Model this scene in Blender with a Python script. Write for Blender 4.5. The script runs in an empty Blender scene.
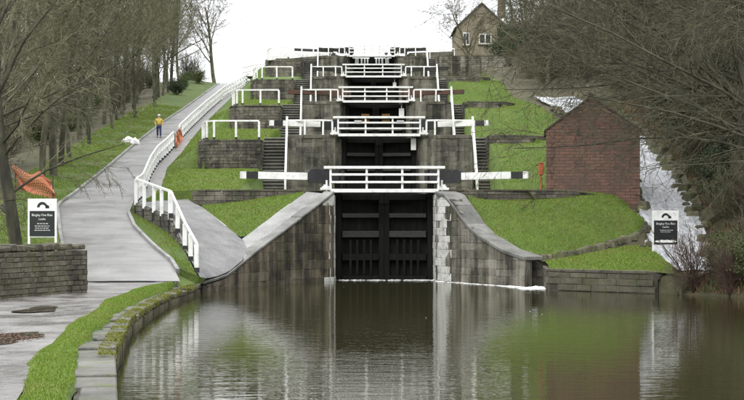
import bpy, bmesh, math, random
import numpy as np
from mathutils import Vector, Matrix

random.seed(11)
rng = np.random.default_rng(11)
R = math.radians
sc = bpy.context.scene
col = sc.collection

# ------------------------------------------------------------------ camera
cam_d = bpy.data.cameras.new('camera')
cam = bpy.data.objects.new('camera', cam_d)
col.objects.link(cam)
cam.location = (0, 0, 2.7)
cam.rotation_euler = (R(90), 0, 0)
cam_d.sensor_width = 36
cam_d.lens = 1560 / 744 * 36
cam_d.shift_x = 10 / 744
cam_d.shift_y = 20 / 744
cam_d.clip_start = 0.1
cam_d.clip_end = 3000
sc.camera = cam

# ------------------------------------------------------------------ sky and sun (overcast)
SUN_EL, SUN_AZ = 48, 200
world = bpy.data.worlds.new('World')
sc.world = world
world.use_nodes = True
wn, wl = world.node_tree.nodes, world.node_tree.links
wn.clear()
sky = wn.new('ShaderNodeTexSky')
sky.sky_type = 'NISHITA'
sky.sun_disc = False
sky.sun_elevation = R(SUN_EL)
sky.sun_rotation = R(SUN_AZ)
hsv = wn.new('ShaderNodeHueSaturation')
hsv.inputs['Saturation'].default_value = 0.15
wmix = wn.new('ShaderNodeMix')
wmix.data_type = 'RGBA'
wmix.inputs[0].default_value = 0.8
wmix.inputs[7].default_value = (11.6, 11.8, 12.2, 1)
bgn = wn.new('ShaderNodeBackground')
bgn.inputs['Strength'].default_value = 0.1
won = wn.new('ShaderNodeOutputWorld')
wl.new(sky.outputs[0], hsv.inputs['Color'])
wl.new(hsv.outputs[0], wmix.inputs[6])
wtc = wn.new('ShaderNodeTexCoord')          # overcast sky: brighter overhead than at the horizon
wsep = wn.new('ShaderNodeSeparateXYZ')
wl.new(wtc.outputs['Generated'], wsep.inputs[0])
wmr = wn.new('ShaderNodeMapRange')
wmr.inputs['From Min'].default_value = 0.0
wmr.inputs['To Min'].default_value = 0.8
wmr.inputs['To Max'].default_value = 1.9
wl.new(wsep.outputs[2], wmr.inputs['Value'])
wgr = wn.new('ShaderNodeVectorMath')
wgr.operation = 'SCALE'
wl.new(wmix.outputs[2], wgr.inputs[0])
wl.new(wmr.outputs[0], wgr.inputs['Scale'])
wl.new(wgr.outputs[0], bgn.inputs[0])
wl.new(bgn.outputs[0], won.inputs[0])
sun_d = bpy.data.lights.new('sun', 'SUN')
sun = bpy.data.objects.new('sun', sun_d)
col.objects.link(sun)
sun_d.energy = 1.0
sun_d.angle = R(25)
sun_d.color = (1, 0.97, 0.92)
az = R(SUN_AZ)
sd = Vector((math.sin(az) * math.cos(R(SUN_EL)), math.cos(az) * math.cos(R(SUN_EL)), math.sin(R(SUN_EL))))
sun.rotation_euler = sd.to_track_quat('Z', 'Y').to_euler()
sun.location = (0, 20, 60)
sc.view_settings.view_transform = 'Standard'
sc.view_settings.look = 'None'
sc.view_settings.gamma = 1
sc.view_settings.exposure = 0.6
sc.cycles.max_bounces = 6
sc.cycles.diffuse_bounces = 3
sc.cycles.use_denoising = True
sc.cycles.denoising_prefilter = 'NONE'

# ------------------------------------------------------------------ material helpers
class N:
    def __init__(s, name):
        s.m = bpy.data.materials.new(name)
        s.m.use_nodes = True
        s.t = s.m.node_tree
        s.n, s.l = s.t.nodes, s.t.links
        s.b = s.n['Principled BSDF']
        s.geo = s.n.new('ShaderNodeNewGeometry')
        s.pos = s.geo.outputs['Position']
    def mapping(s, scale, src=None):
        m = s.n.new('ShaderNodeMapping')
        m.inputs['Scale'].default_value = scale
        s.l.new(src or s.pos, m.inputs[0])
        return m.outputs[0]
    def noise(s, scale, detail=4, rough=0.55, vec=None, dist=0):
        n = s.n.new('ShaderNodeTexNoise')
        n.inputs['Scale'].default_value = scale
        n.inputs['Detail'].default_value = detail
        n.inputs['Roughness'].default_value = rough
        n.inputs['Distortion'].default_value = dist
        s.l.new(vec or s.pos, n.inputs['Vector'])
        return n.outputs[0]
    def ramp(s, src, stops):
        r = s.n.new('ShaderNodeValToRGB')
        e = r.color_ramp.elements
        while len(e) < len(stops): e.new(0.5)
        for i, (p, c) in enumerate(stops):
            e[i].position = p
            e[i].color = tuple(c) + (1,) if len(c) == 3 else c
        s.l.new(src, r.inputs[0])
        return r.outputs[0]
    def mix(s, f, a, b, mode='MIX'):
        m = s.n.new('ShaderNodeMix')
        m.data_type = 'RGBA'
        m.blend_type = mode
        for sock, v in ((m.inputs[0], f), (m.inputs[6], a), (m.inputs[7], b)):
            if isinstance(v, (int, float)): sock.default_value = v
            elif isinstance(v, tuple): sock.default_value = v + (1,) if len(v) == 3 else v
            else: s.l.new(v, sock)
        return m.outputs[2]
    def math(s, op, a, b=None, clamp=False):
        m = s.n.new('ShaderNodeMath')
        m.operation = op
        m.use_clamp = clamp
        for i, v in enumerate((a, b)):
            if v is None: continue
            if isinstance(v, (int, float)): m.inputs[i].default_value = v
            else: s.l.new(v, m.inputs[i])
        return m.outputs[0]
    def bump(s, h, strength=0.5, dist=0.05):
        b = s.n.new('ShaderNodeBump')
        b.inputs['Strength'].default_value = strength
        b.inputs['Distance'].default_value = dist
        s.l.new(h, b.inputs['Height'])
        s.l.new(b.outputs[0], s.b.inputs['Normal'])
    def rand(s):
        o = s.n.new('ShaderNodeObjectInfo')
        a = s.math('ADD', o.outputs['Random'], s.geo.outputs['Random Per Island'])
        return s.math('FRACT', a)
    def col(s, c):
        if isinstance(c, tuple): s.b.inputs['Base Color'].default_value = c + (1,)
        else: s.l.new(c, s.b.inputs['Base Color'])
    def rough(s, r):
        if isinstance(r, (int, float)): s.b.inputs['Roughness'].default_value = r
        else: s.l.new(r, s.b.inputs['Roughness'])

M = {}
def stone_mat(name, dark, mid, light, moss=0.4, streak=0.5, rough=0.85, mosscol=(0.07, 0.085, 0.02)):
    m = N(name)
    r = m.rand()
    a = m.noise(0.9, 5, 0.6)
    st = m.noise(1.0, 5, 0.65, m.mapping((1.6, 1.6, 0.14)))
    f = m.noise(14, 4, 0.6)
    ce = lambda x, g_: m.math('MULTIPLY', m.math('SUBTRACT', x, 0.5), g_)
    v = m.math('ADD', ce(a, 0.8), ce(st, streak * 1.7))
    v = m.math('ADD', v, ce(r, 0.17))
    v = m.math('ADD', v, ce(f, 0.4))
    v = m.math('ADD', v, 0.5)
    c = m.ramp(v, [(0.28, dark), (0.5, mid), (0.76, light)])
    g = m.ramp(m.noise(1.7, 6, 0.7), [(0.5, (0, 0, 0)), (0.68, (1, 1, 1))])
    c = m.mix(m.math('MULTIPLY', g, moss), c, mosscol)
    m.col(c)
    m.rough(rough)
    m.bump(f, 0.5, 0.03)
    M[name] = m.m
stone_mat('stone_wing', (0.018, 0.015, 0.010), (0.070, 0.058, 0.040), (0.18, 0.15, 0.108), 0.4, 1.2)
stone_mat('stone_wall', (0.026, 0.024, 0.02), (0.10, 0.09, 0.072), (0.21, 0.19, 0.15), 0.4, 0.5)
stone_mat('stone_flank', (0.018, 0.017, 0.014), (0.095, 0.088, 0.072), (0.21, 0.195, 0.16), 0.4, 0.9)
stone_mat('stone_moss', (0.025, 0.025, 0.014), (0.09, 0.085, 0.05), (0.2, 0.18, 0.12), 0.8, 0.4, mosscol=(0.09, 0.11, 0.02))
stone_mat('stone_coping', (0.11, 0.11, 0.10), (0.22, 0.22, 0.21), (0.33, 0.33, 0.31), 0.15, 0.3, 0.55)
stone_mat('stone_wing_cope', (0.07, 0.07, 0.062), (0.15, 0.148, 0.135), (0.26, 0.255, 0.235), 0.3, 0.3, 0.6)
stone_mat('stone_slab', (0.035, 0.033, 0.025), (0.095, 0.091, 0.078), (0.18, 0.175, 0.155), 0.85, 0.2, 0.7, (0.08, 0.10, 0.02))
stone_mat('stone_light', (0.035, 0.031, 0.024), (0.13, 0.12, 0.097), (0.28, 0.26, 0.215), 0.45, 1.1)
stone_mat('stone_rubble', (0.03, 0.028, 0.02), (0.085, 0.078, 0.055), (0.17, 0.15, 0.11), 0.5, 0.2)
stone_mat('mortar', (0.018, 0.016, 0.012), (0.05, 0.044, 0.033), (0.10, 0.09, 0.07), 0.4, 0.5)
stone_mat('step_stone', (0.07, 0.067, 0.058), (0.15, 0.145, 0.125), (0.25, 0.24, 0.21), 0.2, 0.2, 0.6)
stone_mat('riser_shade_dirt', (0.012, 0.011, 0.009), (0.03, 0.028, 0.022), (0.07, 0.065, 0.05), 0.3, 0.3)  # stair risers: shadow under the nosings and dark staining, both put into the colour
stone_mat('sandstone', (0.12, 0.10, 0.07), (0.22, 0.185, 0.13), (0.32, 0.28, 0.21), 0.15, 0.3)

def paint(name, c, dirt, rough=0.5, amt=0.5):
    m = N(name)
    d = m.ramp(m.noise(3.0, 6, 0.7), [(0.48, (0, 0, 0)), (0.75, (1, 1, 1))])
    m.col(m.mix(m.math('MULTIPLY', d, amt), c, dirt))
    m.rough(rough)
    M[name] = m.m
paint('white_paint', (0.80, 0.80, 0.78), (0.36, 0.36, 0.29), 0.5, 0.7)
paint('black_paint', (0.012, 0.012, 0.014), (0.05, 0.05, 0.045), 0.45)
paint('flake_white', (0.62, 0.62, 0.58), (0.10, 0.10, 0.07), 0.7, 1.0)
paint('rust_brown', (0.085, 0.042, 0.027), (0.045, 0.035, 0.028), 0.8, 0.9)
paint('iron', (0.03, 0.03, 0.032), (0.08, 0.05, 0.035), 0.5)
paint('slate', (0.075, 0.075, 0.08), (0.12, 0.11, 0.09), 0.6)
paint('roof_brown', (0.075, 0.055, 0.045), (0.10, 0.075, 0.055), 0.8)
paint('pale_grey', (0.45, 0.45, 0.45), (0.25, 0.25, 0.24), 0.6)
paint('ochre_wood', (0.30, 0.17, 0.05), (0.12, 0.08, 0.04), 0.7)
paint('sign_black', (0.010, 0.014, 0.014), (0.02, 0.03, 0.03), 0.35)
paint('yellow_cloth', (0.52, 0.38, 0.06), (0.3, 0.2, 0.04), 0.8, 0.9)
paint('navy_cloth', (0.03, 0.04, 0.10), (0.02, 0.02, 0.05), 0.85)
paint('skin', (0.50, 0.30, 0.22), (0.42, 0.24, 0.18), 0.6)
paint('hair', (0.05, 0.035, 0.02), (0.03, 0.02, 0.015), 0.7)
paint('red_paint', (0.45, 0.11, 0.04), (0.3, 0.09, 0.05), 0.5)
paint('glass_dark', (0.03, 0.035, 0.04), (0.05, 0.05, 0.05), 0.08)

def net_mat():
    m = N('orange_net')
    m.col(m.mix(m.noise(6), (0.62, 0.20, 0.10), (0.55, 0.24, 0.15)))
    m.rough(0.6)
    M['orange_net'] = m.m
net_mat()

def timber():
    m = N('gate_timber')
    w = m.noise(2.0, 6, 0.7, m.mapping((3, 3, 0.3)))
    c = m.ramp(w, [(0.35, (0.004, 0.004, 0.0035)), (0.6, (0.009, 0.009, 0.007)), (0.8, (0.028, 0.026, 0.019))])
    m.col(c); m.rough(0.85); m.b.inputs['Specular IOR Level'].default_value = .2; m.bump(w, 0.5, 0.03)
    M['gate_timber'] = m.m
    m = N('gate_rail_timber')
    w = m.noise(2.0, 6, 0.7, m.mapping((0.6, 3, 3)))
    c = m.ramp(w, [(0.35, (0.008, 0.008, 0.006)), (0.6, (0.02, 0.019, 0.013)), (0.8, (0.055, 0.05, 0.036))])
    m.col(c); m.rough(0.5); m.bump(w, 0.5, 0.03)
    M['gate_rail_timber'] = m.m
timber()

def grass_mat(name, a, b, c, litter=0.0):
    m = N(name)
    n1 = m.noise(0.35, 5, 0.6)
    n2 = m.noise(2.4, 5, 0.7)
    n3 = m.noise(22, 3, 0.6, m.mapping((1, 1, 0.6)))
    v = m.math('ADD', m.math('MULTIPLY', n1, 0.35), m.math('MULTIPLY', n2, 0.4))
    v = m.math('ADD', v, m.math('MULTIPLY', n3, 0.3))
    cc = m.ramp(v, [(0.36, a), (0.52, b), (0.68, c)])
    if litter:
        g = m.ramp(m.noise(0.8, 6, 0.75), [(0.5, (0, 0, 0)), (0.62, (1, 1, 1))])
        cc = m.mix(m.math('MULTIPLY', g, litter), cc, (0.10, 0.07, 0.035))
    m.col(cc); m.rough(0.9); m.bump(n3, 0.8, 0.06)
    M[name] = m.m
grass_mat('grass', (0.035, 0.068, 0.006), (0.075, 0.130, 0.013), (0.13, 0.175, 0.032), 0.3)
grass_mat('verge_grass', (0.045, 0.085, 0.012), (0.075, 0.125, 0.02), (0.12, 0.145, 0.04), 0.75)
grass_mat('leaf_litter', (0.035, 0.036, 0.014), (0.075, 0.07, 0.034), (0.125, 0.105, 0.06), 0.6)
grass_mat('wood_floor', (0.035, 0.034, 0.015), (0.068, 0.066, 0.03), (0.105, 0.10, 0.05), 0.5)
def blade_mat(name, c1, c2, patch=None):
    m = N(name)
    c = m.mix(m.rand(), c1, c2)
    if patch: c = m.mix(m.ramp(m.noise(.55, 5, .65), [(.45, (0, 0, 0)), (.68, (.8,) * 3)]), c, patch)
    m.col(c); m.rough(0.7)
    M[name] = m.m
blade_mat('grass_blade', (0.105, 0.178, 0.012), (0.165, 0.24, 0.024), (0.19, 0.21, 0.04))
blade_mat('moss_blade', (0.10, 0.12, 0.012), (0.19, 0.19, 0.03))
blade_mat('ivy_leaf', (0.018, 0.035, 0.008), (0.06, 0.085, 0.022))
blade_mat('dark_leaf', (0.02, 0.035, 0.012), (0.05, 0.075, 0.028))
blade_mat('dead_leaf', (0.10, 0.045, 0.02), (0.18, 0.09, 0.05))
blade_mat('shrub_leaf', (0.045, 0.075, 0.015), (0.10, 0.12, 0.035))

def concrete():
    m = N('path_concrete')
    n1 = m.noise(0.5, 6, 0.65); n2 = m.noise(9, 4, 0.6)
    band = m.noise(0.5, 5, 0.7, m.mapping((0.35, 1.6, 1.6)))
    v = m.math('ADD', m.math('MULTIPLY', n1, 0.5), m.math('MULTIPLY', band, 0.5))
    v = m.math('ADD', v, m.math('MULTIPLY', m.math('SUBTRACT', n2, 0.5), 0.25))
    m.col(m.ramp(v, [(0.32, (0.14, 0.135, 0.128)), (0.5, (0.215, 0.21, 0.202)), (0.66, (0.285, 0.28, 0.27))]))
    sx = m.n.new('ShaderNodeSeparateXYZ'); m.l.new(m.pos, sx.inputs[0])
    jt = m.math('LESS_THAN', m.math('FRACT', m.math('ADD', m.math('MULTIPLY', sx.outputs[1], .21), m.math('MULTIPLY', m.noise(.8), .03))), .018)
    c0 = m.b.inputs['Base Color'].links[0].from_socket
    m.col(m.mix(m.math('MULTIPLY', jt, .6), c0, (0.10, 0.095, 0.085)))
    m.rough(m.ramp(n1, [(0.35, (0.32,) * 3), (0.65, (0.6,) * 3)])); m.bump(n2, 0.25, 0.02)
    M['path_concrete'] = m.m
    m = N('gravel')
    n1 = m.noise(0.7, 6, 0.7); n2 = m.noise(26, 3, 0.7)
    v = m.math('ADD', m.math('MULTIPLY', n1, 0.75), m.math('MULTIPLY', n2, 0.3))
    m.col(m.ramp(v, [(0.38, (0.075, 0.068, 0.058)), (0.52, (0.155, 0.147, 0.136)), (0.66, (0.24, 0.232, 0.22))]))
    m.rough(m.ramp(n1, [(0.4, (0.2,) * 3), (0.6, (0.65,) * 3)])); m.bump(n2, 0.5, 0.03)
    M['gravel'] = m.m
    m = N('setts')
    br = m.n.new('ShaderNodeTexBrick')
    br.inputs['Scale'].default_value = 2.2
    br.inputs['Mortar Size'].default_value = 0.03
    br.inputs['Color1'].default_value = (0.26, 0.26, 0.255, 1)
    br.inputs['Color2'].default_value = (0.17, 0.17, 0.165, 1)
    br.inputs['Mortar'].default_value = (0.10, 0.095, 0.08, 1)
    m.l.new(m.pos, br.inputs['Vector'])
    n1 = m.noise(1.2, 5, 0.7)
    m.col(m.mix(0.75, br.outputs['Color'], m.ramp(n1, [(0.3, (0.13, 0.13, 0.125)), (0.7, (0.28, 0.28, 0.275))])))
    m.rough(0.85); m.b.inputs['Specular IOR Level'].default_value = .2; m.bump(m.math('ADD', br.outputs['Fac'], m.noise(15)), 0.3, 0.02)
    M['setts'] = m.m
    m = N('brick_red')
    br = m.n.new('ShaderNodeTexBrick')
    br.inputs['Scale'].default_value = 1.0
    br.inputs['Brick Width'].default_value = 0.42
    br.inputs['Row Height'].default_value = 0.15
    br.inputs['Mortar Size'].default_value = 0.012
    br.inputs['Color1'].default_value = (0.235, 0.13, 0.098, 1)
    br.inputs['Color2'].default_value = (0.155, 0.09, 0.068, 1)
    br.inputs['Mortar'].default_value = (0.05, 0.04, 0.034, 1)
    cx = m.n.new('ShaderNodeSeparateXYZ'); m.l.new(m.pos, cx.inputs[0])
    cb = m.n.new('ShaderNodeCombineXYZ')
    m.l.new(m.math('ADD', cx.outputs[0], cx.outputs[1]), cb.inputs[0]); m.l.new(cx.outputs[2], cb.inputs[1])
    m.l.new(cb.outputs[0], br.inputs['Vector'])
    n1 = m.noise(0.8, 6, 0.7); n2 = m.noise(5, 5, 0.7)
    c = m.mix(m.ramp(n1, [(0.4, (0, 0, 0)), (0.62, (0.8,) * 3)]), br.outputs['Color'], (0.10, 0.072, 0.058))
    c = m.mix(m.ramp(n2, [(0.5, (0, 0, 0)), (0.7, (0.75,) * 3)]), c, (0.24, 0.125, 0.085))
    m.col(c); m.rough(0.9); m.bump(br.outputs['Fac'], 0.6, -0.02)
    M['brick_red'] = m.m
    m = N('puddle')
    m.col((0.07, 0.058, 0.045)); m.rough(0.03)
    M['puddle'] = m.m
concrete()

def water_mats():
    m = N('canal_water')
    cx = m.n.new('ShaderNodeSeparateXYZ'); m.l.new(m.pos, cx.inputs[0])
    w1 = m.noise(1.0, 3, 0.55, m.mapping((0.9, 2.6, 1)), 0.4)
    w2 = m.noise(1.0, 2, 0.5, m.mapping((3.2, 8.0, 1)), 0.3)
    w3 = m.noise(0.25, 2, 0.5)
    h = m.math('ADD', m.math('MULTIPLY', w1, 0.6), m.math('MULTIPLY', w2, 0.28))
    h = m.math('MULTIPLY', h, m.math('ADD', m.math('MULTIPLY', w3, 1.2), 0.25))
    m.col(m.mix(m.noise(0.12, 3), (0.024, 0.025, 0.010), (0.036, 0.032, 0.014)))
    m.b.inputs['IOR'].default_value = 1.33
    m.rough(0.02)
    m.bump(h, 0.16, 0.06)
    M['canal_water'] = m.m
    m = N('white_water')
    n = m.noise(1.0, 6, 0.7, m.mapping((6, .8, .8)), 1.2)
    n2 = m.noise(11, 4, 0.7, m.mapping((1, .4, .4)))
    v = m.math('ADD', m.math('MULTIPLY', n, 0.7), m.math('MULTIPLY', n2, 0.3))
    m.col(m.ramp(v, [(0.36, (0.13, 0.14, 0.14)), (0.47, (0.33, 0.34, 0.35)), (0.62, (0.66, 0.67, 0.68))]))
    m.rough(0.6); m.bump(v, 0.3, 0.05)
    M['white_water'] = m.m
    m = N('foam')
    m.col((0.75, 0.76, 0.74)); m.rough(0.5)
    M['foam'] = m.m
water_mats()

def bark(name, a, b, c):
    m = N(name)
    n = m.noise(2.2, 5, 0.7, m.mapping((1, 1, 0.35)))
    o = m.n.new('ShaderNodeObjectInfo')
    v = m.math('ADD', n, m.math('MULTIPLY', m.math('SUBTRACT', o.outputs['Random'], 0.5), 0.22))
    m.col(m.ramp(v, [(0.35, a), (0.52, b), (0.7, c)])); m.rough(0.9)
    M[name] = m.m
bark('bark_moss', (0.035, 0.033, 0.02), (0.085, 0.082, 0.05), (0.17, 0.165, 0.11))
bark('bark_dark', (0.016, 0.015, 0.010), (0.038, 0.036, 0.021), (0.085, 0.08, 0.05))
bark('twig_olive', (0.07, 0.068, 0.035), (0.14, 0.135, 0.074), (0.24, 0.23, 0.14))
bark('twig_brown', (0.07, 0.058, 0.037), (0.135, 0.115, 0.075), (0.2, 0.175, 0.12))
bark('twig_dark', (0.03, 0.028, 0.017), (0.08, 0.074, 0.044), (0.17, 0.155, 0.095))
bark('twig_red', (0.05, 0.028, 0.02), (0.095, 0.055, 0.038), (0.15, 0.10, 0.07))

# ------------------------------------------------------------------ mesh helpers
ROOT = {}
def link(o, parent=None):
    col.objects.link(o)
    if parent: o.parent = parent
    return o
def thing(name, label, cat, loc=(0, 0, 0), group=None):
    o = bpy.data.objects.new(name, None)
    o.empty_display_size = 0.3
    link(o)
    o.location = loc
    o['label'] = label; o['category'] = cat
    if group: o['group'] = group
    ROOT[o.name] = Vector(loc)
    return o
def tag(o, label=None, cat=None, group=None, kind=None):
    if label: o['label'] = label
    if cat: o['category'] = cat
    if group: o['group'] = group
    if kind: o['kind'] = kind
    return o
class MB:
    def __init__(s): s.v = []; s.f = []; s.mi = []
    def quad(s, a, b, c, d, mi=0):
        n = len(s.v); s.v += [a, b, c, d]; s.f.append((n, n + 1, n + 2, n + 3)); s.mi.append(mi)
    def tri(s, a, b, c, mi=0):
        n = len(s.v); s.v += [a, b, c]; s.f.append((n, n + 1, n + 2)); s.mi.append(mi)
    def hexa(s, p, mi=0):
        n = len(s.v); s.v += [tuple(q) for q in p]
        for f in ((0, 3, 2, 1), (4, 5, 6, 7), (0, 1, 5, 4), (1, 2, 6, 5), (2, 3, 7, 6), (3, 0, 4, 7)):
            s.f.append(tuple(n + i for i in f)); s.mi.append(mi)
    def box(s, c, size, rz=0, mi=0, taper=1.0):
        x, y, z = size[0] / 2, size[1] / 2, size[2] / 2
        ca, sa = math.cos(rz), math.sin(rz)
        P = []
        for zz, t in ((-z, 1.0), (z, taper)):
            for xx, yy in ((-x, -y), (x, -y), (x, y), (-x, y)):
                xx *= t; yy *= t
                P.append((c[0] + xx * ca - yy * sa, c[1] + xx * sa + yy * ca, c[2] + zz))
        s.hexa(P, mi)
    def bar(s, p0, p1, w, h, mi=0, h1=None):
        """rectangular bar from p0 to p1; w horizontal, h vertical"""
        p0, p1 = Vector(p0), Vector(p1)
        d = (p1 - p0)
        sidev = Vector((-d.y, d.x, 0))
        if sidev.length < 1e-6: sidev = Vector((1, 0, 0))
        sidev.normalize(); sidev *= w / 2
        if abs(d.x) + abs(d.y) < 1e-6:
            up = Vector((0, 1, 0))
        else:
            up = d.cross(sidev); up.normalize()
            if up.z < 0: up = -up
        u0 = up * (h / 2); u1 = up * ((h1 or h) / 2)
        P = [p0 - sidev - u0, p0 + sidev - u0, p0 + sidev + u0, p0 - sidev + u0,
             p1 - sidev - u1, p1 + sidev - u1, p1 + sidev + u1, p1 - sidev + u1]
        s.hexa(P, mi)
    def tube(s, p0, p1, r0, r1, n=6, mi=0):
        p0, p1 = Vector(p0), Vector(p1)
        q = (p1 - p0).to_track_quat('Z', 'Y')
        b = len(s.v)
        for p, r in ((p0, r0), (p1, r1)):
            for i in range(n):
                a = 2 * math.pi * i / n
                s.v.append(tuple(p + q @ Vector((r * math.cos(a), r * math.sin(a), 0))))
        for i in range(n):
            j = (i + 1) % n
            s.f.append((b + i, b + j, b + n + j, b + n + i)); s.mi.append(mi)
        s.f.append(tuple(b + n + i for i in range(n))); s.mi.append(mi)
        s.f.append(tuple(b + n - 1 - i for i in range(n))); s.mi.append(mi)
    def grid(s, rows, mi=0):
        b = len(s.v); nr, nc = len(rows), len(rows[0])
        for r in rows: s.v += [tuple(p) for p in r]
        for i in range(nr - 1):
            for j in range(nc - 1):
                s.f.append((b + i * nc + j, b + i * nc + j + 1, b + (i + 1) * nc + j + 1, b + (i + 1) * nc + j)); s.mi.append(mi)
    def build(s, name, mats, parent=None, smooth=False, bevel=0):
        if not isinstance(mats, (list, tuple)): mats = [mats]
        off = Vector((0, 0, 0))
        if parent:
            r = parent
            while r.parent: r = r.parent
            off = ROOT.get(r.name, Vector((0, 0, 0)))
        me = bpy.data.meshes.new(name)
        me.from_pydata([(v[0] - off.x, v[1] - off.y, v[2] - off.z) for v in s.v], [], s.f)
        for mm in mats: me.materials.append(M[mm])
        if len(mats) > 1: me.polygons.foreach_set('material_index', s.mi)
        if smooth: me.polygons.foreach_set('use_smooth', [True] * len(me.polygons))
        o = bpy.data.objects.new(name, me)
        link(o, parent)
        if bevel:
            bv = o.modifiers.new('bevel', 'BEVEL'); bv.width = bevel; bv.segments = 1; bv.limit_method = 'ANGLE'
        return o
def structure(o):
    o['kind'] = 'structure'
    return o
def I(tab):
    xs = sorted(tab); ys = [tab[x] for x in xs]
    return lambda x: float(np.interp(x, xs, ys))
def sm(t):
    t = max(0.0, min(1.0, t)); return t * t * (3 - 2 * t)
def lerp(a, b, t): return a + (b - a) * t

class Poly:
    def __init__(s, pts):
        s.p = [Vector((p[0], p[1], 0)) for p in pts]
        s.s = [0.0]
        for a, b in zip(s.p, s.p[1:]): s.s.append(s.s[-1] + (b - a).length)
        s.L = s.s[-1]
    def at(s, t):
        t = max(0, min(s.L, t))
        return Vector((np.interp(t, s.s, [p.x for p in s.p]), np.interp(t, s.s, [p.y for p in s.p]), 0))
    def nrm(s, t):
        a, b = s.at(t - 0.15), s.at(t + 0.15)
        d = b - a
        n = Vector((d.y, -d.x, 0)); n.normalize()      # right-hand side of the direction of travel
        return n

def stone_piece(mb, P0, P1, n0, n1, z0, t0, t1, d, jit=0.012, ch=0.012):
    """one dressed block between stations P0,P1 with outward normals, bottom z0, tops t0,t1, standing d proud"""
    j = lambda: random.uniform(-jit, jit)
    A = [P0 + Vector((0, 0, z0)), P1 + Vector((0, 0, z0)), P1 + Vector((0, 0, t1)), P0 + Vector((0, 0, t0))]
    nn = [n0, n1, n1, n0]
    u = (P1 - P0)
    u.normalize()
    ins = [u * ch + Vector((0, 0, ch)), -u * ch + Vector((0, 0, ch)), -u * ch + Vector((0, 0, -ch)), u * ch + Vector((0, 0, -ch))]
    dd = d + random.uniform(-0.35, 0.35) * d
    back = [a - nn[i] * 0.06 for i, a in enumerate(A)]
    mid = [a + nn[i] * (dd - ch) + Vector((j(), j(), j())) * 0.4 for i, a in enumerate(A)]
    fr = [A[i] + nn[i] * (dd + j()) + ins[i] for i in range(4)]
    b = len(mb.v)
    mb.v += [tuple(v) for v in back + mid + fr]
    for i in range(4):
        k = (i + 1) % 4
        mb.f.append((b + i, b + k, b + 4 + k, b + 4 + i)); mb.mi.append(0)
        mb.f.append((b + 4 + i, b + 4 + k, b + 8 + k, b + 8 + i)); mb.mi.append(0)
    mb.f.append((b + 8, b + 9, b + 10, b + 11)); mb.mi.append(0)

def masonry(root, pts, ztop, zbot, course, lr, mat, single=True, depth=0.05, thick=0.5, core='mortar', name='stone',
            white=None, limit=300, gap=0.012, core_name='wall_core'):
    """wall along pts; outward side is to the right of travel. ztop/zbot: list per point"""
    pl = Poly(pts)
    zt = lambda t: float(np.interp(t, pl.s, ztop)); zb = lambda t: float(np.interp(t, pl.s, zbot))
    mb = MB()
    ss = sorted(set(list(np.linspace(0, pl.L, max(2, int(pl.L / 0.8) + 1))) + pl.s))
    F = []
    for t in ss:
        p, n = pl.at(t), pl.nrm(t)
        F.append((p, p - n * thick, zb(t), zt(t)))
    up = lambda v, z: (v.x, v.y, z)
    for (p, q, b0, t0), (p2, q2, b1, t1) in zip(F, F[1:]):
        mb.quad(up(p, b0), up(p2, b1), up(p2, t1), up(p, t0))
        mb.quad(up(q2, b1), up(q, b0), up(q, t0), up(q2, t1))
        mb.quad(up(p, t0), up(p2, t1), up(q2, t1), up(q, t0))
    for p, q, b0, t0 in (F[0], F[-1]): mb.quad(up(p, b0), up(p, t0), up(q, t0), up(q, b0))
    mb.build(core_name, core, root)
    joined = MB(); cnt = 0
    z = min(zbot); zmax = max(ztop); ci = 0
    while z < zmax - 0.05:
        ch = course * random.uniform(0.88, 1.12)
        if zmax - (z + ch) < course * 0.35: ch = zmax - z
        t = -random.uniform(0, lr[1]) if ci % 2 else -random.uniform(0, lr[0])
        while t < pl.L - 0.02:
            l = random.uniform(*lr)
            a, b = max(0, t), min(pl.L, t + l)
            t += l
            if b - a < 0.12: continue
            ta, tb = zt(a), zt(b)
            z1 = z + ch - gap
            t0_, t1_ = min(z1, ta), min(z1, tb)
            bz = max(z, min(zb(a), zb(b)) - 0.05)
            if max(t0_, t1_) - bz < 0.09: continue
            t0_, t1_ = max(t0_, bz + 0.02), max(t1_, bz + 0.02)
            a2, b2 = a + gap / 2, b - gap / 2
            target = MB() if single and cnt < limit else joined
            stone_piece(target, pl.at(a2), pl.at(b2), pl.nrm(a2), pl.nrm(b2), bz, t0_, t1_, depth)
            if target is not joined:
                mm = mat
                if white and white(pl.at((a + b) / 2), (bz + t0_) / 2): mm = 'flake_white'
                target.build(name, mm, root); cnt += 1
        z += ch; ci += 1
    if joined.v:
        o = joined.build('stonework', mat, root); o['kind'] = 'stuff'

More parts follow.
